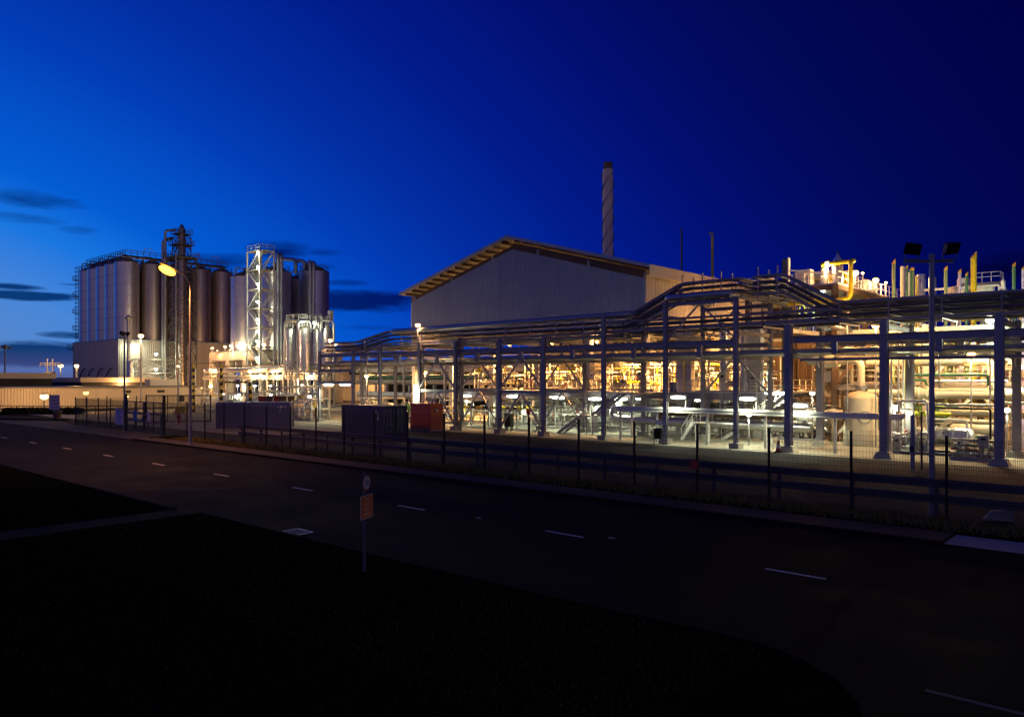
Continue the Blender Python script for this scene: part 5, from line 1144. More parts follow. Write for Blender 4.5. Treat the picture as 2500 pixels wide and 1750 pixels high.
for i in range(4):
    b = MB(); x = BX - 25 + i * 5.6; b.tube([(x, BY - .25, 1), (x, BY - .5, 3.5), (x + 4.2, BY - .5, 7.2), (x + 4.9, BY - .1, 7.4)], .16, 8, .5); b.obj('sloping_pipe', 'steeld', base)
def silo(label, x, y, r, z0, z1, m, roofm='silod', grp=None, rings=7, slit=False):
    t = thing('silo', label, 'silo', (x, y, z0), 0, grp); h = z1 - z0
    b = MB(); b.lathe([(r, 0), (r, h)], n=40); o = b.obj('shell', m, t)
    b = MB(); b.lathe([(r * 1.01, h - .05), (r * 1.01, h + .05), (r * .35, h + r * .42), (0, h + r * .42)], n=40); b.obj('roof', roofm, t)
    b = MB()
    for k in range(1, rings): b.torus((0, 0, h * k / rings), (0, 0, 1), r, .035, 40, 4)
    b.torus((0, 0, h), (0, 0, 1), r, .08, 40, 4); b.obj('ring_seam', 'galv', t)
    b = MB(); b.rails([(r * .95 * math.cos(a * math.pi / 5), r * .95 * math.sin(a * math.pi / 5), h + .12) for a in range(11)], 1.1, .05, 1.6); b.obj('handrail', 'steeld', t)
    b = MB(); b.cyl((0, 0, h + r * .3), (0, 0, h + r * .42 + .8), .35, n=12); b.tube([(.3, 0, h + 1), (.3, 0, h + 1.9), (.3, -r * .8, h + 1.9), (.3, -r * .8, h + .4)], .14, 8, .4); b.obj('top_filter', 'steel', t)
    return t
S = 5.62
for i in range(5):
    silo(('big grey silo at the near corner of the left block', 'second grey silo behind the corner of the left block', 'middle grey silo of the left block side row', 'fourth grey silo of the left block side row', 'farthest left grey silo, next to the caged ladder')[i], BX - 3.1 - S * i, BY + 3.1, 2.72, ZB + .2, ZS, 'silo', grp='silos of the left block')
for i in range(1, 5):
    silo(('brown-lit silo directly behind the orange street lamp', 'silo hidden behind the lattice pipe tower', 'brown-lit silo just right of the lattice pipe tower', 'last brown-lit silo of the left block, next to the right block')[i - 1], BX - 3.1, BY + 3.1 + 5.9 * i, 2.72, ZB + .2, ZS, 'silod', grp='silos of the left block')  # the row's brown sodium light is put into the silod colour
for i, k in [(i, 1) for i in range(1, 5)] + [(1, k) for k in range(2, 5)]:
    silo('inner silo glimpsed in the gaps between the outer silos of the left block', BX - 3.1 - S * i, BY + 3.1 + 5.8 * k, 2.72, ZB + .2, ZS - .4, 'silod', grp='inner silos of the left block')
ct = thing('catwalk', 'railed catwalk running across the tops of the left silos', 'catwalk')
b = MB(); b.b2((BX - 27, BY + 2.4, ZS + 1.75), (BX - 2.4, BY + 3.8, ZS + 1.85)); b.b2((BX - 3.8, BY + 3.81, ZS + 1.75), (BX - 2.4, BY + 28, ZS + 1.85)); b.obj('walkway', 'steeld', ct)
b = MB(); b.rails([(BX - 27, BY + 2.4, ZS + 1.85), (BX - 2.4, BY + 2.4, ZS + 1.85), (BX - 2.4, BY + 28, ZS + 1.85)], 1.2, .07, 1.4); b.obj('handrail', 'steeld', ct)
b = MB()
for i in range(15): b.box((BX - 26 + i * 1.7, BY + 3.1, ZS + 1.0), (.12, .12, 1.5))
for i in range(14): b.box((BX - 3.1, BY + 5 + i * 1.7, ZS + 1.0), (.12, .12, 1.5))
b.obj('support', 'steeld', ct)
b = MB(); b.tube([(BX - 26, BY + 1.6, ZS + 1.3), (BX - 2, BY + 1.6, ZS + 1.3), (BX - 2, BY + 27, ZS + 1.3)], .2, 8); b.obj('filling_pipe', 'galv', ct)
for i, (x, y) in enumerate(((BX - 2.8, BY + 7), (BX - 2.8, BY + 13.5), (BX - 2.8, BY + 19), (BX - 2.8, BY + 24))):
    b = MB(); b.tube([(x, y, ZS + 2.9), (x, y, ZS + 4.0), (x, y + 1.8, ZS + 4.0), (x, y + 1.8, ZS + 2.9)], .06, 6, .2); b.obj('gantry_hoop', 'steel', ct)
ld = thing('caged_ladder', 'caged ladder with landings on the far left edge of the silos', 'ladder', (BX - 29.6, BY + 1.2, 0))
b = MB(); b.bar((0, -.3, 11), (0, -.3, 34), .08); b.bar((0, .3, 11), (0, .3, 34), .08)
for k in range(46): b.bar((0, -.3, 11.2 + .5 * k), (0, .3, 11.2 + .5 * k), .05)
b.obj('ladder', 'steeld', ld)
for z in (17.5, 21.8, 26, 30.2): b = MB(); b.b2((-.9, -.8, z), (.9, .8, z + .1)); b.rails([(-.9, -.8, z), (.9, -.8, z), (.9, .8, z), (-.9, .8, z)], 1.1, .05, 1); b.obj('landing', 'steeld', ld)
b = MB()
for k in range(22): b.torus((-.4, 0, 12.5 + k), (0, 0, 1), .5, .04, 10, 4)
b.obj('cage', 'steeld', ld)
b = MB(); b.b2((-2.4, -1.6, 12.4), (1.4, 1.2, 12.6)); b.rails([(1.4, -1.6, 12.6), (-2.4, -1.6, 12.6), (-2.4, 1.2, 12.6)], 1.2, .05, 1.2); b.obj('lower_platform', 'steeld', ld)
# lattice pipe tower
def lattice(t, x0, x1, y0, y1, z0, z1, step, w, m, bw=None, xb=False, faces='xy'):
    b = MB()
    for x in (x0, x1):
        for y in (y0, y1): b.box((x, y, (z0 + z1) / 2), (w, w, z1 - z0))
    b.obj('leg_posts' if False else 'mast_legs', m, t)
    n = max(1, round((z1 - z0) / step)); bw = bw or w * .5; b = MB(); c = MB()
    for k in range(n + 1):
        z = z0 + (z1 - z0) * k / n
        for y in (y0, y1): b.bar((x0, y, z), (x1, y, z), w * .7)
        for x in (x0, x1): b.bar((x, y0, z), (x, y1, z), w * .7)
        if k < n:
            z2 = z0 + (z1 - z0) * (k + 1) / n
            for y in (y0, y1):
                c.bar((x0 if k % 2 else x1, y, z), (x1 if k % 2 else x0, y, z2), bw)
                if xb: c.bar((x1 if k % 2 else x0, y, z), (x0 if k % 2 else x1, y, z2), bw)
            for x in (x0, x1):
                c.bar((x, y0 if k % 2 else y1, z), (x, y1 if k % 2 else y0, z2), bw)
                if xb: c.bar((x, y1 if k % 2 else y0, z), (x, y0 if k % 2 else y1, z2), bw)
    b.obj('horizontals', m, t); c.obj('bracing', m, t)
tw = thing('pipe_tower', 'tall dark lattice tower with stepped platforms and a column beside the orange lamp', 'lattice tower', (-178.5, 82.5, 0))
lattice(tw, -2.6, 2.6, -2.4, 2.4, 0, 33.5, 3.4, .26, 'steeld', .11, True)
lattice(tw, -1.5, 1.7, -1.5, 1.5, 33.5, 38.6, 2.5, .16, 'steeld', .1, True)
for z, r in ((33.6, 3.0), (36.6, 2.2), (39.2, 1.8)):
    b = MB(); b.b2((-r, -r, z), (r, r, z + .12)); b.rails([(-r, -r, z), (r, -r, z), (r, r, z), (-r, r, z), (-r, -r, z)], 1.2, .05, 1.2); b.obj('platform', 'steeld', tw)
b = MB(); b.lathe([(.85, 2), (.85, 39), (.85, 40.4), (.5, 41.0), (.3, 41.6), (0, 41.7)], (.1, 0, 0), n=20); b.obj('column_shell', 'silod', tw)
b = MB(); b.tube([(-2.9, -2.6, 3), (-2.9, -2.6, 40.2), (-.2, -1.2, 40.2)], .3, 10, .7); b.tube([(3.2, -2.8, 2), (3.2, -2.8, 34.6), (1, -1.6, 36)], .18, 8, .6); b.obj('riser_pipe', 'galv', tw)
b = MB(); b.tube([(-4.2, -2.5, 6), (-4.2, -2.5, 38.0), (-2, -1.5, 38.4)], .42, 10, 1.0); b.obj('duct', 'galv', tw)
# lit bracing frame and annex in front of the base wall
an = thing('bracing_tower', 'lit steel bracing frame with pipes in front of the grey silo base', 'steel frame', (BX + 2.6, BY + 3.0, 0))
lattice(an, 0, 4.2, -1, 8.6, 0, 9.4, 3.1, .22, 'steelw', .12, True)
b = MB(); b.cyl((.6, -2.0, 0), (.6, -2.0, 18.5), .4, n=12); b.lathe([(.4, 18.5), (.9, 18.8), (.1, 19.6), (0, 19.6)], (.6, -2.0, 0), n=12); b.obj('flue', 'galv', an)
b = MB(); b.cyl((1.0, -1.6, 4), (1.0, -1.6, 9), .75, n=16); b.lathe([(.75, 4), (.3, 2.6)], (1.0, -1.6, 0), n=16); b.obj('hopper', 'alu', an)
for i, (px_, py_, pw) in enumerate(((318, 842, 420), (333, 843, 420), (381, 864, 420), (381, 901, 420), (380, 939, 420))):
    p = atx(px_, py_, BX + (1.3 if i < 2 else 6.9)); fixture(cone=None, label=f'white bulkhead lamp at the grey silo base, {("upper left", "upper right", "top of the frame", "middle of the frame", "foot of the frame")[i]}', p=p, kind='white', power=pw, z0=None, r=.38, arm=(-.9, 0, 0), off=(.3, 0, -.5))
for i, (px_, py_, D, h) in enumerate(((344, 820, 120, 0), (435, 894, 118, 0), (187, 893, 150, 0))):
    p = atd(px_, py_, D); fixture(f'sodium street lamp on a plain pole, {("tall one left of the lit frame", "short one beside the lattice tower foot", "far one left of the grey silo base")[i]}', p, 'warm', (9000, 5000, 2200)[i], 0, .42 if i != 1 else .22, post=.14, name='street_lamp', cone=None)

for i, (x, y) in enumerate(((BX + 27, BY - 9), (BX + 28, BY + 6), (BX + 26, BY + 17))):
    fixture(f'{ORD[i]} added low sodium floodlamp, unseen behind the beige warehouse, lighting the silos', (x, y, 3.0), 'sod', 5600, 0, .22, post=.08, cone=None, off=(-.5, 0, .35), name='added_flood_lamp')  # floodlamps added out of view to light the silos brown
# ------------------------------------------------------------------ right silo block
GX, GY = -136.2, 82.0
for i in range(3):
    silo(('bright silo hidden behind the lit stair tower', 'second silver silo left of the lit stair tower', 'leftmost silver silo of the right block')[i], GX - 5.95 * i, GY, 2.9, 10.6, 26.2, 'silo', 'steeld', grp='silos of the right block')
silo('dark silver silo right of the lit stair tower, behind the small silos', GX, GY + 9.0, 3.1, 10.6, 27.2, 'silo', 'steeld', grp='silos of the right block')
silo('shadowed silo in the gap between the stair tower and the dark silver silo', GX - 6, GY + 9.5, 2.9, 10.6, 26.0, 'silod', 'steeld', grp='silos of the right block')  # shade of the gap is put into the darker silod colour
fr = thing('concrete_portal', 'pale concrete frame with floodlit beam carrying the right silo block', 'concrete frame')
for y in (77.6, 86, 95):
    b = MB(); b.b2((-154, y - .5, 8.7), (-132.5, y + .5, 10.35)); b.obj('beam', 'cream', fr)
    for x in (-153.3, -146.4, -139.6, -133.1): b = MB(); b.b2((x - .65, y - .55, 0), (x + .65, y + .55, 8.69)); b.obj('column', 'cream', fr)
for x in (-153.3, -133.1): b = MB(); b.b2((x - .5, 78.11, 8.75), (x + .5, 94.4, 10.3)); b.obj('beam', 'cream', fr)
b = MB(); b.b2((-154, 77.2, 10.36), (-132.5, 96, 10.6)); b.obj('slab', 'conc', fr)
b = MB(); b.b2((-150, 86.6, 0), (-134, 86.8, 8.6)); b.obj('back_wall', 'dark', fr)
for i, x in enumerate((-146.5, -141.0, -136.4)):
    t = thing('hopper', f'{("left", "middle", "right")[i]} silver hopper hanging inside the pale concrete frame', 'hopper', (x, 81.5, 0)); b = MB(); b.lathe([(2.3, 8.6), (2.3, 7.4), (.5, 4.2), (.4, 3.4)], n=24); b.obj('cone', 'alu', t); b = MB(); b.cyl((0, 0, 2.4), (0, 0, 3.5), .55, n=14); b.obj('outlet', 'galv', t)
for i, (px_, py_) in enumerate(((522, 850), (553, 847), (567, 845), (585, 845), (601, 844), (613, 846))):
    p = at(px_, py_, 77.4); fixture(f'{ORD[i]} floodlamp from the left on the floodlit beam edge', (p.x, 77.1, p.z), 'warm' if i in (0, 1, 5) else 'white', 380, 10.62, .28, off=(0, -.8, .2), cone=None)
for i, px_ in enumerate((526, 556, 585)):
    p = at(px_, 862, 76.0); fixture(f'{("left", "middle", "right")[i]} spotlamp washing the face of the pale beam', (p.x, 76.4, 10.75), 'warm', 450, None, .14, arm=(0, .75, 0), off=(0, -.1, -.25))
# lit stair tower
st = thing('stair_tower', 'brightly lit lattice stair tower between the silver silos', 'stair tower', (-132.6, 76.6, 0))
lattice(st, -2.3, 2.3, -1.5, 1.5, 0, 29.3, 3.7, .24, 'steelw', .13)
for k in range(8):
    z = 3.66 * k; s = 1 if k % 2 else -1
    b = MB(); b.bar((-1.6 * s, -.7, z + .1), (1.5 * s, -.7, z + 3.6), .9, .12); b.rails([(-1.6 * s, -1.2, z + .1), (1.5 * s, -1.2, z + 3.6)], 1.0, .035, 1.0); b.obj('stair_flight', 'galv', st)
    b = MB(); b.b2((-2.2, -1.4, z + 3.6), (2.2, 1.4, z + 3.68)); b.obj('landing', 'galv', st)
b = MB(); b.rails([(-2.3, -1.5, 29.3), (2.3, -1.5, 29.3), (2.3, 1.5, 29.3)], 1.1, .05, 1.5); b.obj('top_rail', 'steelw', st)
for i, py_ in enumerate((617, 652, 694.5, 737, 780, 809, 833.5, 873)):
    p = at(628 - i * .4, py_, 74.9); fixture(f'{ORD[i]} white lamp from the top of the lit stair tower', (p.x + .4, 74.9, p.z), 'white', 300, None, .30, arm=(.3, .7, 0), off=(.2, -.5, -.35), cone=None)
# tall transfer pipes with goosenecks
for i, (px_, top, z0, Y, lab) in enumerate(((679.5, 617, 7, 80.2, 'left one of two tall bent silver pipes beside the lit stair tower'), (687.5, 619, 7, 80.6, 'right one of two tall bent silver pipes beside the lit stair tower'), (757, 636, 8, 86.8, 'left one of two bent pipes in front of the dark silver silo'), (766, 638, 8, 87.4, 'right one of two bent pipes in front of the dark silver silo'))):
    p = at(px_, top, Y); pipe('transfer_pipe', lab, [(p.x, p.y, z0), (p.x, p.y, p.z), (p.x - 4.5, p.y + 2.5, p.z), (p.x - 4.5, p.y + 2.5, 26)], .33, 'galv', 1.4)
for i, (px0, px1, py_, lab) in enumerate(((690, 722, 632, 'left roof duct elbowing over the top of the dark gap'), (722, 744, 636, 'right roof duct elbowing down onto the dark silver silo'))):
    a, c = at(px0, py_, 88), at(px1, py_ + 2, 88.5); pipe('roof_duct', lab, [a, c, c - Vector((0, 0, 3.0))], .42, 'galv', 1.0)
# three small polished silos and their frame
for i, (px_, Dm, r, lab) in enumerate(((707, 130, .95, 'left small polished silo'), (747, 125, 1.2, 'middle small polished silo with the brightest reflections'), (774, 134, 1.1, 'half hidden small polished silo'), (796, 133, 1.25, 'right small polished silo'))):
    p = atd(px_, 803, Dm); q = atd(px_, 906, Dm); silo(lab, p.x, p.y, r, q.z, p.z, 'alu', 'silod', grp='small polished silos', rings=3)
    t = thing('silo_table', 'steel leg frame under the ' + lab, 'support frame', (p.x, p.y, 0)); 
    for sx_ in (-1, 1):
        for sy_ in (-1, 1): b = MB(); b.box((sx_ * r * .8, sy_ * r * .8, q.z / 2), (.22, .22, q.z)); b.obj('leg', 'steelw', t)
    b = MB(); b.b2((-r * 1.3, -r * 1.3, q.z - .25), (r * 1.3, r * 1.3, q.z - .02)); b.obj('platform', 'steel', t); b = MB(); b.rails([(-r * 1.3, -r * 1.3, q.z), (r * 1.3, -r * 1.3, q.z), (r * 1.3, r * 1.3, q.z)], 1.1, .04, 1.2); b.obj('handrail', 'steel', t)
for i, (px_, Dm, s) in enumerate(((695, 127, 1), (727, 122, 1), (815, 130, -1))):
    p = atd(px_, 782, Dm); pipe('gooseneck_pipe', f'gooseneck pipe arching over the small polished silos, {("left", "middle", "right")[i]} one', [(p.x, p.y, 5), (p.x, p.y, p.z), (p.x + 2.2 * s, p.y + 1.2 * s, p.z), (p.x + 2.2 * s, p.y + 1.2 * s, p.z - 2)], .2, 'galv', 1.0)
tp = thing('silo_gantry', 'railed steel gantry with pipes on top of the small polished silos', 'gantry')
p0, p1 = atd(700, 800, 128), atd(812, 803, 131); b = MB()
lst = [p0, atd(750, 800, 124), p1]; b.rails(lst, 1.2, .045, 1.0); b.rails([q + Vector((0, 0, 1.6)) for q in lst], .6, .06, 2.0)
for k in range(9): q = p0.lerp(p1, k / 8); b.box((q.x, q.y, q.z + 1.1), (.14, .14, 2.3))
b.obj('railing', 'steelw', tp); b = MB(); q = atd(807, 780, 131); b.box((q.x, q.y, q.z + .8), (.7, .7, 1.5)); b.obj('top_box', 'steel', tp)
for i, (px_, py_, D) in enumerate(((738.5, 783, 122), (767, 788, 126))): fixture(f'{("left", "right")[i]} white lamp over the small polished silos', atd(px_, py_, D), 'white', 900, None, .32, arm=(0, 0, .3), cone=None)
# pipe bridge with lamps in front of the silos
br = thing('pipe_bridge', 'two-level lit pipe bridge crossing in front of the right silo block', 'pipe bridge')
pa, pb = at(505, 905, 72.0), at(776, 905, 72.0)
for z in (5.0, 6.3):
    for y in (71.2, 73.2): b = MB(); b.hsec((pa.x, y, z), (pb.x + 1, y, z), .25, .35, .02, 'z'); b.obj('beam', 'cream', br)
for x in (-148, -139, -130, -121, -112.5):
    for y in (71.2, 73.2): b = MB(); b.hsec((x, y, 0), (x, y, 6.9), .3, .3, .03); b.obj('column', 'steelw', br)
for i, (y, z, r, m) in enumerate(((71.4, 6.75, .22, 'galv'), (72.0, 6.75, .18, 'cream'), (72.7, 6.8, .25, 'galv'), (71.4, 5.4, .2, 'cream'), (72.3, 5.45, .24, 'galv'), (71.0, 7.3, .1, 'brown'))):
    pipe('bridge_pipe', f'{ORD[i]} pipe lying on the lit pipe bridge, counted from the top front', [(pa.x, y, z), (-104, y, z)], r, m)
for i, (px_, py_, Y, k) in enumerate(((611, 906, 70.4, 'warm'), (667, 906, 70.4, 'warm'), (744, 908, 70.4, 'warm'), (513, 902, 70.6, 'warm'), (635, 915, 70.6, 'white'))):
    p = at(px_, py_, Y); fixture(f'{("left starry", "middle starry", "right starry", "small far left", "small white")[i]} lamp on a post along the pipe bridge', p, k, (3000, 3000, 3000, 1200, 900)[i], 0, (.40, .40, .38, .22, .2)[i], post=.09, cone=None)
for i, (px_, py_, D) in enumerate(((580, 941, 150), (622, 942, 140), (660, 942, 135), (738, 941, 125), (545, 963, 120), (585, 963, 112), (662, 963, 112), (687, 962, 112), (756, 968, 105))): fixture(f'{ORD[i]} white lamp from the left among the low equipment under the pipe bridge', atd(px_, py_, D), 'white', 450, 0, .26, post=.08, cone=None)
# yellow and black height gauges
def gauge_post(t, x, h, w=.32):
    n = int(h / .5); b, c = MB(), MB()
    for k in range(n): (b if k % 2 else c).box((x, 0, .25 + .5 * k), (w, w, .5))
    b.obj('yellow_bands', 'yellow', t); c.obj('black_bands', 'black', t)
a0 = atd(472, 990, 118)
for i, (px0, px1, top, D) in enumerate(((472, 540, 885, 112), (540, 611, 930, 104))):
    a, c = atd(px0, top, D), atd(px1, top, D - 4); dv = c - a; L = Vector((dv.x, dv.y, 0)).length
    t = thing('height_gauge', ('tall', 'lower')[i] + ' yellow and black striped height gauge over the works road', 'height gauge', (a.x, a.y, 0), math.atan2(dv.y, dv.x)); h = a.z
    gauge_post(t, 0, h); gauge_post(t, L, h if i == 0 else h)
    b, c2 = MB(), MB(); n = int(L / .45)
    for k in range(n): (b if k % 2 else c2).box((.2 + (L - .4) * (k + .5) / n, 0, h - .15), ((L - .4) / n, .12 if i == 0 else .25, .12 if i == 0 else .25))
    b.obj('yellow_bands', 'yellow', t); c2.obj('black_bands', 'black', t)
# low equipment between the pipe bridge and the containers
for i, (px_, py_, D, w, d, h, pal) in enumerate(((520, 998, 120, 6, 4, 3.4, 'warm'), (560, 998, 112, 6, 4, 3, 'mix'), (610, 998, 106, 5, 4, 3, 'grey'), (735, 1010, 98, 4, 3, 2.6, 'warm'), (765, 1020, 92, 3, 2.6, 2.6, 'warm'), (700, 1000, 110, 6, 4, 3.2, 'mix'), (755, 985, 110, 5, 4, 4, 'grey'))):
    p = atd(px_, py_, D); package(f'{ORD[i]} low pipework skid from the left beyond the blue container', 'process skid', p.x, p.y, .012, w, d, h, 500 + i, pal, 16, i % 2 == 1, frame=i % 2 == 0)
for i, (px_, m) in enumerate(((652, 'red'), (670, 'brown'), (688, 'red'), (703, 'brown'))):
    p = atd(px_, 974, 103); t = thing('waste_skip', f'{ORD[i]} red or brown skip container from the left behind the blue container', 'skip', (p.x, p.y, .012), R(50)); b = MB(); b.b2((-1.0, -.9, .1), (1.0, .9, 2.5)); 
    for k in range(5): b.box((-.8 + .4 * k, -.93, 1.3), (.08, .06, 2.3))
    b.obj('body', m, t); b = MB(); b.b2((-1.05, -.96, 2.5), (1.05, .96, 2.6)); b.obj('rim', m, t)
for i, (px_, D, w) in enumerate(((708, 100, 5), (752, 98, 6))):
    p = atd(px_, 947, D); t = thing('canopy', f'{("left", "right")[i]} flat lit canopy roof on posts behind the containers', 'canopy', (p.x, p.y, 0), R(45)); b = MB(); b.b2((-w / 2, -1.5, p.z), (w / 2, 1.5, p.z + .2)); b.obj('roof', 'cream', t)
    for x in (-w / 2 + .3, w / 2 - .3): b = MB(); b.box((x, 0, p.z / 2), (.14, .14, p.z)); b.obj('post', 'steelw', t)
t = thing('safety_railing', 'white safety railing right of the blue container', 'railing'); p0, p1 = atd(712, 1020, 92), atd(742, 1020, 90); b = MB(); b.rails([(p0.x, p0.y, 0.01), (p1.x, p1.y, 0.01)], 2.1, .05, 2.0); b.obj('rails', 'white', t)
lb = thing('long_building', 'long pale building with dark windows, far off under the rack', 'building', (0, 0, 0))
corr((-152, 104, 0), (-76, 104, 0), (0, -1, 0), lambda a: 0, lambda a: 8.6, .5, .06).obj('wall', 'cladw', lb); b = MB(); b.b2((-152.3, 103.6, 8.6), (-75.7, 120, 9.0)); b.obj('roof', 'roof', lb); b = MB(); b.b2((-76.2, 104.1, 0), (-76, 119.8, 8.59)); b.b2((-152, 104.1, 0), (-151.8, 119.8, 8.59)); b.obj('end_wall', 'cladw', lb)
for k in range(9): b = MB(); b.box((-147 + 8.2 * k, 103.9, 6.3), (5.6, .12, 1.0)); f = b.obj('window', 'dark', lb); b = MB(); b.box((-147 + 8.2 * k, 103.84, 5.74), (5.9, .2, .1)); b.obj('sill', 'white', f)
for i, x in enumerate((-132, -116, -101, -87)): fixture(f'{ORD[i]} added sodium lamp from the left, warming the long pale building', (x, 100.5, 8.2), 'sod', 6500, None, .2, arm=(0, 3.2, 0))  # lamps added to put warm light on the long building
# pale shed with dark bays seen through the rack, green-banded pipes
sd = thing('loading_shed', 'long pale shed with dark open bays seen under the left part of the rack', 'shed', (0, 0, 0))
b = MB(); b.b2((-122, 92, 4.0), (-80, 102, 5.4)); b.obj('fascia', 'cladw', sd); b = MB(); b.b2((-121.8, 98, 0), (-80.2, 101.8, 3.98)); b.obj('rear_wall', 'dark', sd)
for k in range(7): b = MB(); b.box((-121.2 + 6.8 * k, 92.6, 1.99), (.5, .5, 3.98)); b.obj('column', 'white', sd)
for i, (y, z, r, m) in enumerate(((84, 6.4, .45, 'cladw'), (84.6, 5.2, .35, 'green'), (83.4, 4.4, .4, 'cladb'), (83.8, 7.6, .3, 'cream'), (84.2, 2.2, .5, 'white'))):
    pipe('yard_pipe', f'{("grey", "green", "beige", "upper cream", "low white")[i]} long level pipe seen under the left part of the rack', [(-112, y, z), (-66, y, z)], r, m)
for x in (-108, -98, -88, -78, -68): 
    t = thing('pipe_trestle', f'steel trestle carrying the long level pipes, {ORD[int((x + 108) / 10)]} from the left', 'trestle', (x, 84, 0)); b = MB(); b.box((0, -1, 4), (.3, .3, 8)); b.box((0, 1, 4), (.3, .3, 8)); b.obj('post', 'steelw', t); b = MB()
    for z in (1.6, 3.9, 4.75, 5.85, 7.2): b.box((0, 0, z), (.25, 2.4, .14))
    b.obj('crossbar', 'steelw', t)

# ------------------------------------------------------------------ low buildings and road side at the far left
wh = thing('warehouse', 'long low beige warehouse with a corrugated end lit by a lamp at the left', 'warehouse')
corr((-135, 26, 0), (-135, 44.5, 0), (1, 0, 0), lambda a: 0, lambda a: 3.5, .42, .06).obj('corrugated_wall', 'cladb', wh)
b = MB(); b.b2((-150, 44.5, 0), (-135, 66, 3.5)); b.obj('plain_wall', 'cladb', wh); b = MB(); b.b2((-150.2, 25.8, 3.51), (-134.7, 66.2, 3.68)); b.obj('roof', 'steeld', wh); b = MB(); b.b2((-150, 26, 0), (-135.2, 26.2, 3.5)); b.obj('end_wall', 'cladb', wh)
for y in (53, 58.7): 
    b = MB(); b.box((-134.97, y, 2.75), (.06, 1.3, .45)); f = b.obj('window', 'dark', wh); b = MB(); b.box((-134.95, y, 2.5), (.1, 1.5, .06)); b.obj('sill', 'cladw', f)
b = MB(); b.box((-134.97, 62.2, 1.4), (.07, 1.3, 1.1)); b.obj('louvre', 'dark', wh)
u = thing('flat_roof_block', 'dark flat-roofed block with a deep fascia behind the beige warehouse', 'building')
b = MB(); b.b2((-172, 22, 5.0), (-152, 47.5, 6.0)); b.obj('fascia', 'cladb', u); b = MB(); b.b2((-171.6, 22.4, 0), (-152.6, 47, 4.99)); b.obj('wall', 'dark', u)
u = thing('flat_roof_block', 'smaller flat roof with a pale fascia in front of the grey silo base', 'building')
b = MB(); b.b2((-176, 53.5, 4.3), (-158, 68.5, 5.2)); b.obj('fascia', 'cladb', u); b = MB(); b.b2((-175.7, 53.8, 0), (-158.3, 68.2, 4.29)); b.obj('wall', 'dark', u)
t = thing('rooftop_unit', 'pale box unit on the roof right of the flood mast', 'rooftop unit', (-146, 63, 3.68)); b = MB(); b.b2((-1.2, -2, 0), (1.2, 3.4, 1.1)); b.obj('casing', 'cladw', t); b = MB(); b.b2((-1.3, -2.1, 1.1), (1.3, 3.5, 1.18)); b.obj('lid', 'white', t)
fixture('starry sodium lamp on a short post before the corrugated warehouse end', atd(108, 968, 112), 'warm', 2600, 0, .55, post=.12, name='street_lamp', off=(-.9, .3, .1), cone=None)
fixture('small globe lamp on a post before the plain warehouse wall', atd(210, 959, 110), 'dim', 500, 0, .36, post=.08, name='globe_lamp', off=(-.8, .2, 0), cone=None)
fixture('little lamp on a post behind the double gate', atd(312, 968, 105), 'warm', 150, 0, .12, post=.06, name='globe_lamp')
p = atd(148, 893, 240); fixture('starry white lamp far away beside the distant vents', p, 'warm', 2500, 0, .75, post=.15, name='street_lamp')
dv = thing('distant_plant', 'distant white railed plant with two upright vents beyond the flat roof', 'plant', (*atd(122, 900, 230).xy, 0)); z = atd(122, 912, 230).z; k = 230 / FPX
b = MB()
for s in (-6, 7): b.cyl((s * k * .75, s * k * .66, z), (s * k * .75, s * k * .66, z + 36 * k), 1.5 * k, n=10)
b.obj('vent', 'white', dv); b = MB(); b.rails([(-24 * k * .75, -24 * k * .66, z + 2), (26 * k * .75, 26 * k * .66, z + 2)], 10 * k, .1, 1.4); b.obj('railing', 'white', dv); b = MB(); b.cyl((0, 0, 0), (0, 0, z + 5 * k), 11 * k, n=20); b.obj('tank', 'white', dv)
for off, pw in (((4, -4, 5), 1500),): lamp(dv, (off[0], off[1], z + off[2]), WRM, pw, .4)
p = atd(12, 845, 150); hm = thing('high_mast', 'slim dark high mast with a crown of unlit lamps at the far left', 'light mast', (p.x, p.y, 0)); b = MB(); b.cyl((0, 0, 0), (0, 0, p.z), .18, .12, n=8); b.obj('pole', 'steeld', hm)
b = MB(); b.lathe([(0, p.z + .3), (.6, p.z + .1), (.7, p.z - .2), (0, p.z - .1)], n=12)
for a in range(6): b.box((1.0 * math.cos(a), 1.0 * math.sin(a), p.z - .35), (.5, .5, .3), a)
b.obj('lamp_crown', 'steeld', hm)
# dark hedge-like bank, railing and bits before the warehouse
t = thing('roadside_railing', 'dark pipe railing along the road before the warehouse', 'railing'); b = MB(); q0, q1 = gnd(0, 1010), gnd(165, 1012); q2 = gnd(300, 1010); b.rails([(q0.x, q0.y, 0), (q1.x, q1.y, 0), (q2.x, q2.y, 0)], 1.15, .06, 3.0); b.obj('rails', 'black', t)
h = thing('hedge', 'low dark clipped hedge bank at the edge of the entrance road', 'hedge'); b = MB(); q = random.Random(4)
for i in range(2600):
    f = q.random(); c = Vector((q0.x, q0.y, 0)).lerp(Vector((q2.x, q2.y, 0)), f * .62) + Vector((q.uniform(1.2, 2.4), q.uniform(-.5, .5), q.uniform(.05, .85))); s = q.uniform(.08, .2); a, e = q.uniform(0, 6.28), q.uniform(-1, 1)
    u1 = Vector((math.cos(a), math.sin(a), e * .5)) * s; u2 = Vector((-math.sin(a) * e, math.cos(a) * e, 1)) * s; b.add([c - u1, c + u2, c + u1, c - u2], [(0, 1, 2, 3)])
b.obj('leaves', 'grass', h); b = MB()
for i in range(14): c = Vector((q0.x, q0.y, 0)).lerp(Vector((q2.x, q2.y, 0)), .02 + .6 * i / 14); b.cyl((c.x + 1.8, c.y, 0), (c.x + 1.8, c.y, .6), .06, n=5)
b.obj('stems', 'brown', h)
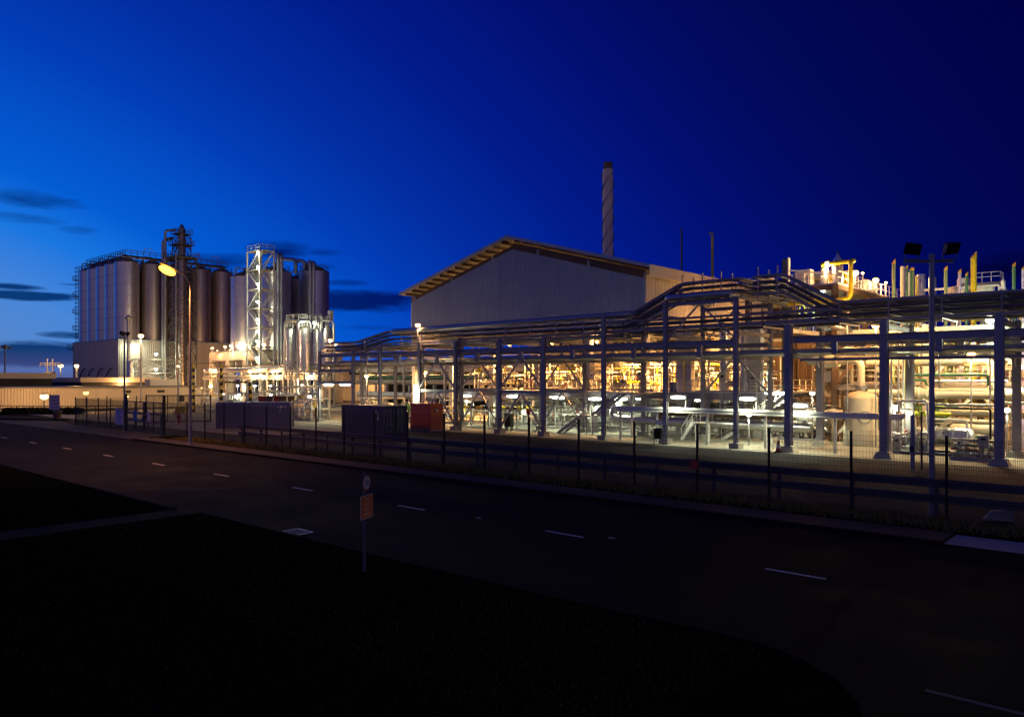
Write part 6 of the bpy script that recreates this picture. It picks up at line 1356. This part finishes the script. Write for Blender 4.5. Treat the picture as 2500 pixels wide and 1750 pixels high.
p = gnd(140, 1022); t = thing('litter_bin', 'squat dark bin by the kerb near the short fence', 'bin', (p.x, p.y, 0)); b = MB(); b.lathe([(.4, 0), (.5, .95), (.52, 1.0), (.45, 1.0), (.4, .6)], n=14); b.obj('bin', 'brown', t); b = MB(); b.torus((0, 0, .98), (0, 0, 1), .5, .03, 14); b.obj('rim', 'steel', t)
tb = board('white notice board on a post before the short fence', gnd(133, 1020).x, 2.0, 1.2, 1.9, 'lilac', 4, y=gnd(133, 1020).y, rz=R(60))
b = MB(); b.cyl((0, .06, -2.0), (0, .06, .9), .06, n=8); b.obj('post', 'steeld', tb)
p = atd(37, 960, 118); t = thing('traffic_sign', 'backs of a round and a square road sign on a post before the warehouse', 'road sign', (p.x, p.y, 0), R(70)); b = MB(); b.cyl((0, 0, 0), (0, 0, 3.2), .06, n=8); b.obj('post', 'steel', t); b = MB(); b.cyl((0, -.06, 3.0), (0, -.09, 3.0), .32, n=20); b.obj('round_plate', 'clad', t); b = MB(); b.box((0, -.075, 2.1), (.7, .03, .45)); b.obj('square_plate', 'clad', t)
# yellow box, hydrant and valve posts behind the gate
p = gnd(443, 1008); t = thing('grit_box', 'yellow grit box on the kerb behind the gate fence', 'grit box', (p.x, p.y, .01), R(40)); b = MB(); b.b2((-.65, -.4, 0), (.65, .4, .75)); b.obj('box', 'yellow', t); b = MB(); b.add([(-.7, -.45, .75), (.7, -.45, .75), (.7, .45, .75), (-.7, .45, .75), (-.6, -.3, 1.0), (.6, -.3, 1.0), (.6, .35, 1.05), (-.6, .35, 1.05)], [(3, 2, 1, 0), (4, 5, 6, 7), (0, 1, 5, 4), (1, 2, 6, 5), (2, 3, 7, 6), (3, 0, 4, 7)]); b.obj('lid', 'yellow', t)
p = gnd(437, 1036); t = thing('fire_hydrant', 'red fire hydrant with a curved riser behind the gate fence', 'hydrant', (p.x, p.y, .01)); b = MB(); b.cyl((0, 0, 0), (0, 0, .9), .14, n=12); b.sphere((0, 0, .9), .22); b.cyl((-.45, 0, .8), (.45, 0, .8), .10, n=10); b.cyl((0, 0, .9), (0, 0, 1.25), .07, n=8); b.obj('body', 'red', t); b = MB(); b.torus((0, 0, 1.27), (0, 0, 1), .2, .03, 14); b.obj('handwheel', 'red', t); b = MB(); b.tube([(-.4, 0, .8), (-1.2, .2, 1.0), (-1.1, .2, 2.0)], .06, 8, .4); b.obj('riser', 'red', t)
p = gnd(820, 1052); t = thing('bollard_post', 'short yellow bollard beside the dark navy container', 'bollard', (p.x + 1, p.y + 1.5, .01)); b = MB(); b.cyl((0, 0, 0), (0, 0, 1.4), .14, n=14); b.sphere((0, 0, 1.4), .14); b.obj('post', 'yellow', t); b = MB(); b.cyl((0, 0, 1.0), (0, 0, 1.15), .145, n=14); b.obj('band', 'black', t)
t = thing('works_railing', 'pale railing behind the gate and the hydrant', 'railing'); b = MB(); b.rails([(*gnd(300, 1003).xy, 0), (*gnd(440, 1003).xy, 0), (*gnd(525, 1008).xy, 0)], 1.1, .05, 2.4); b.obj('rails', 'galv', t)
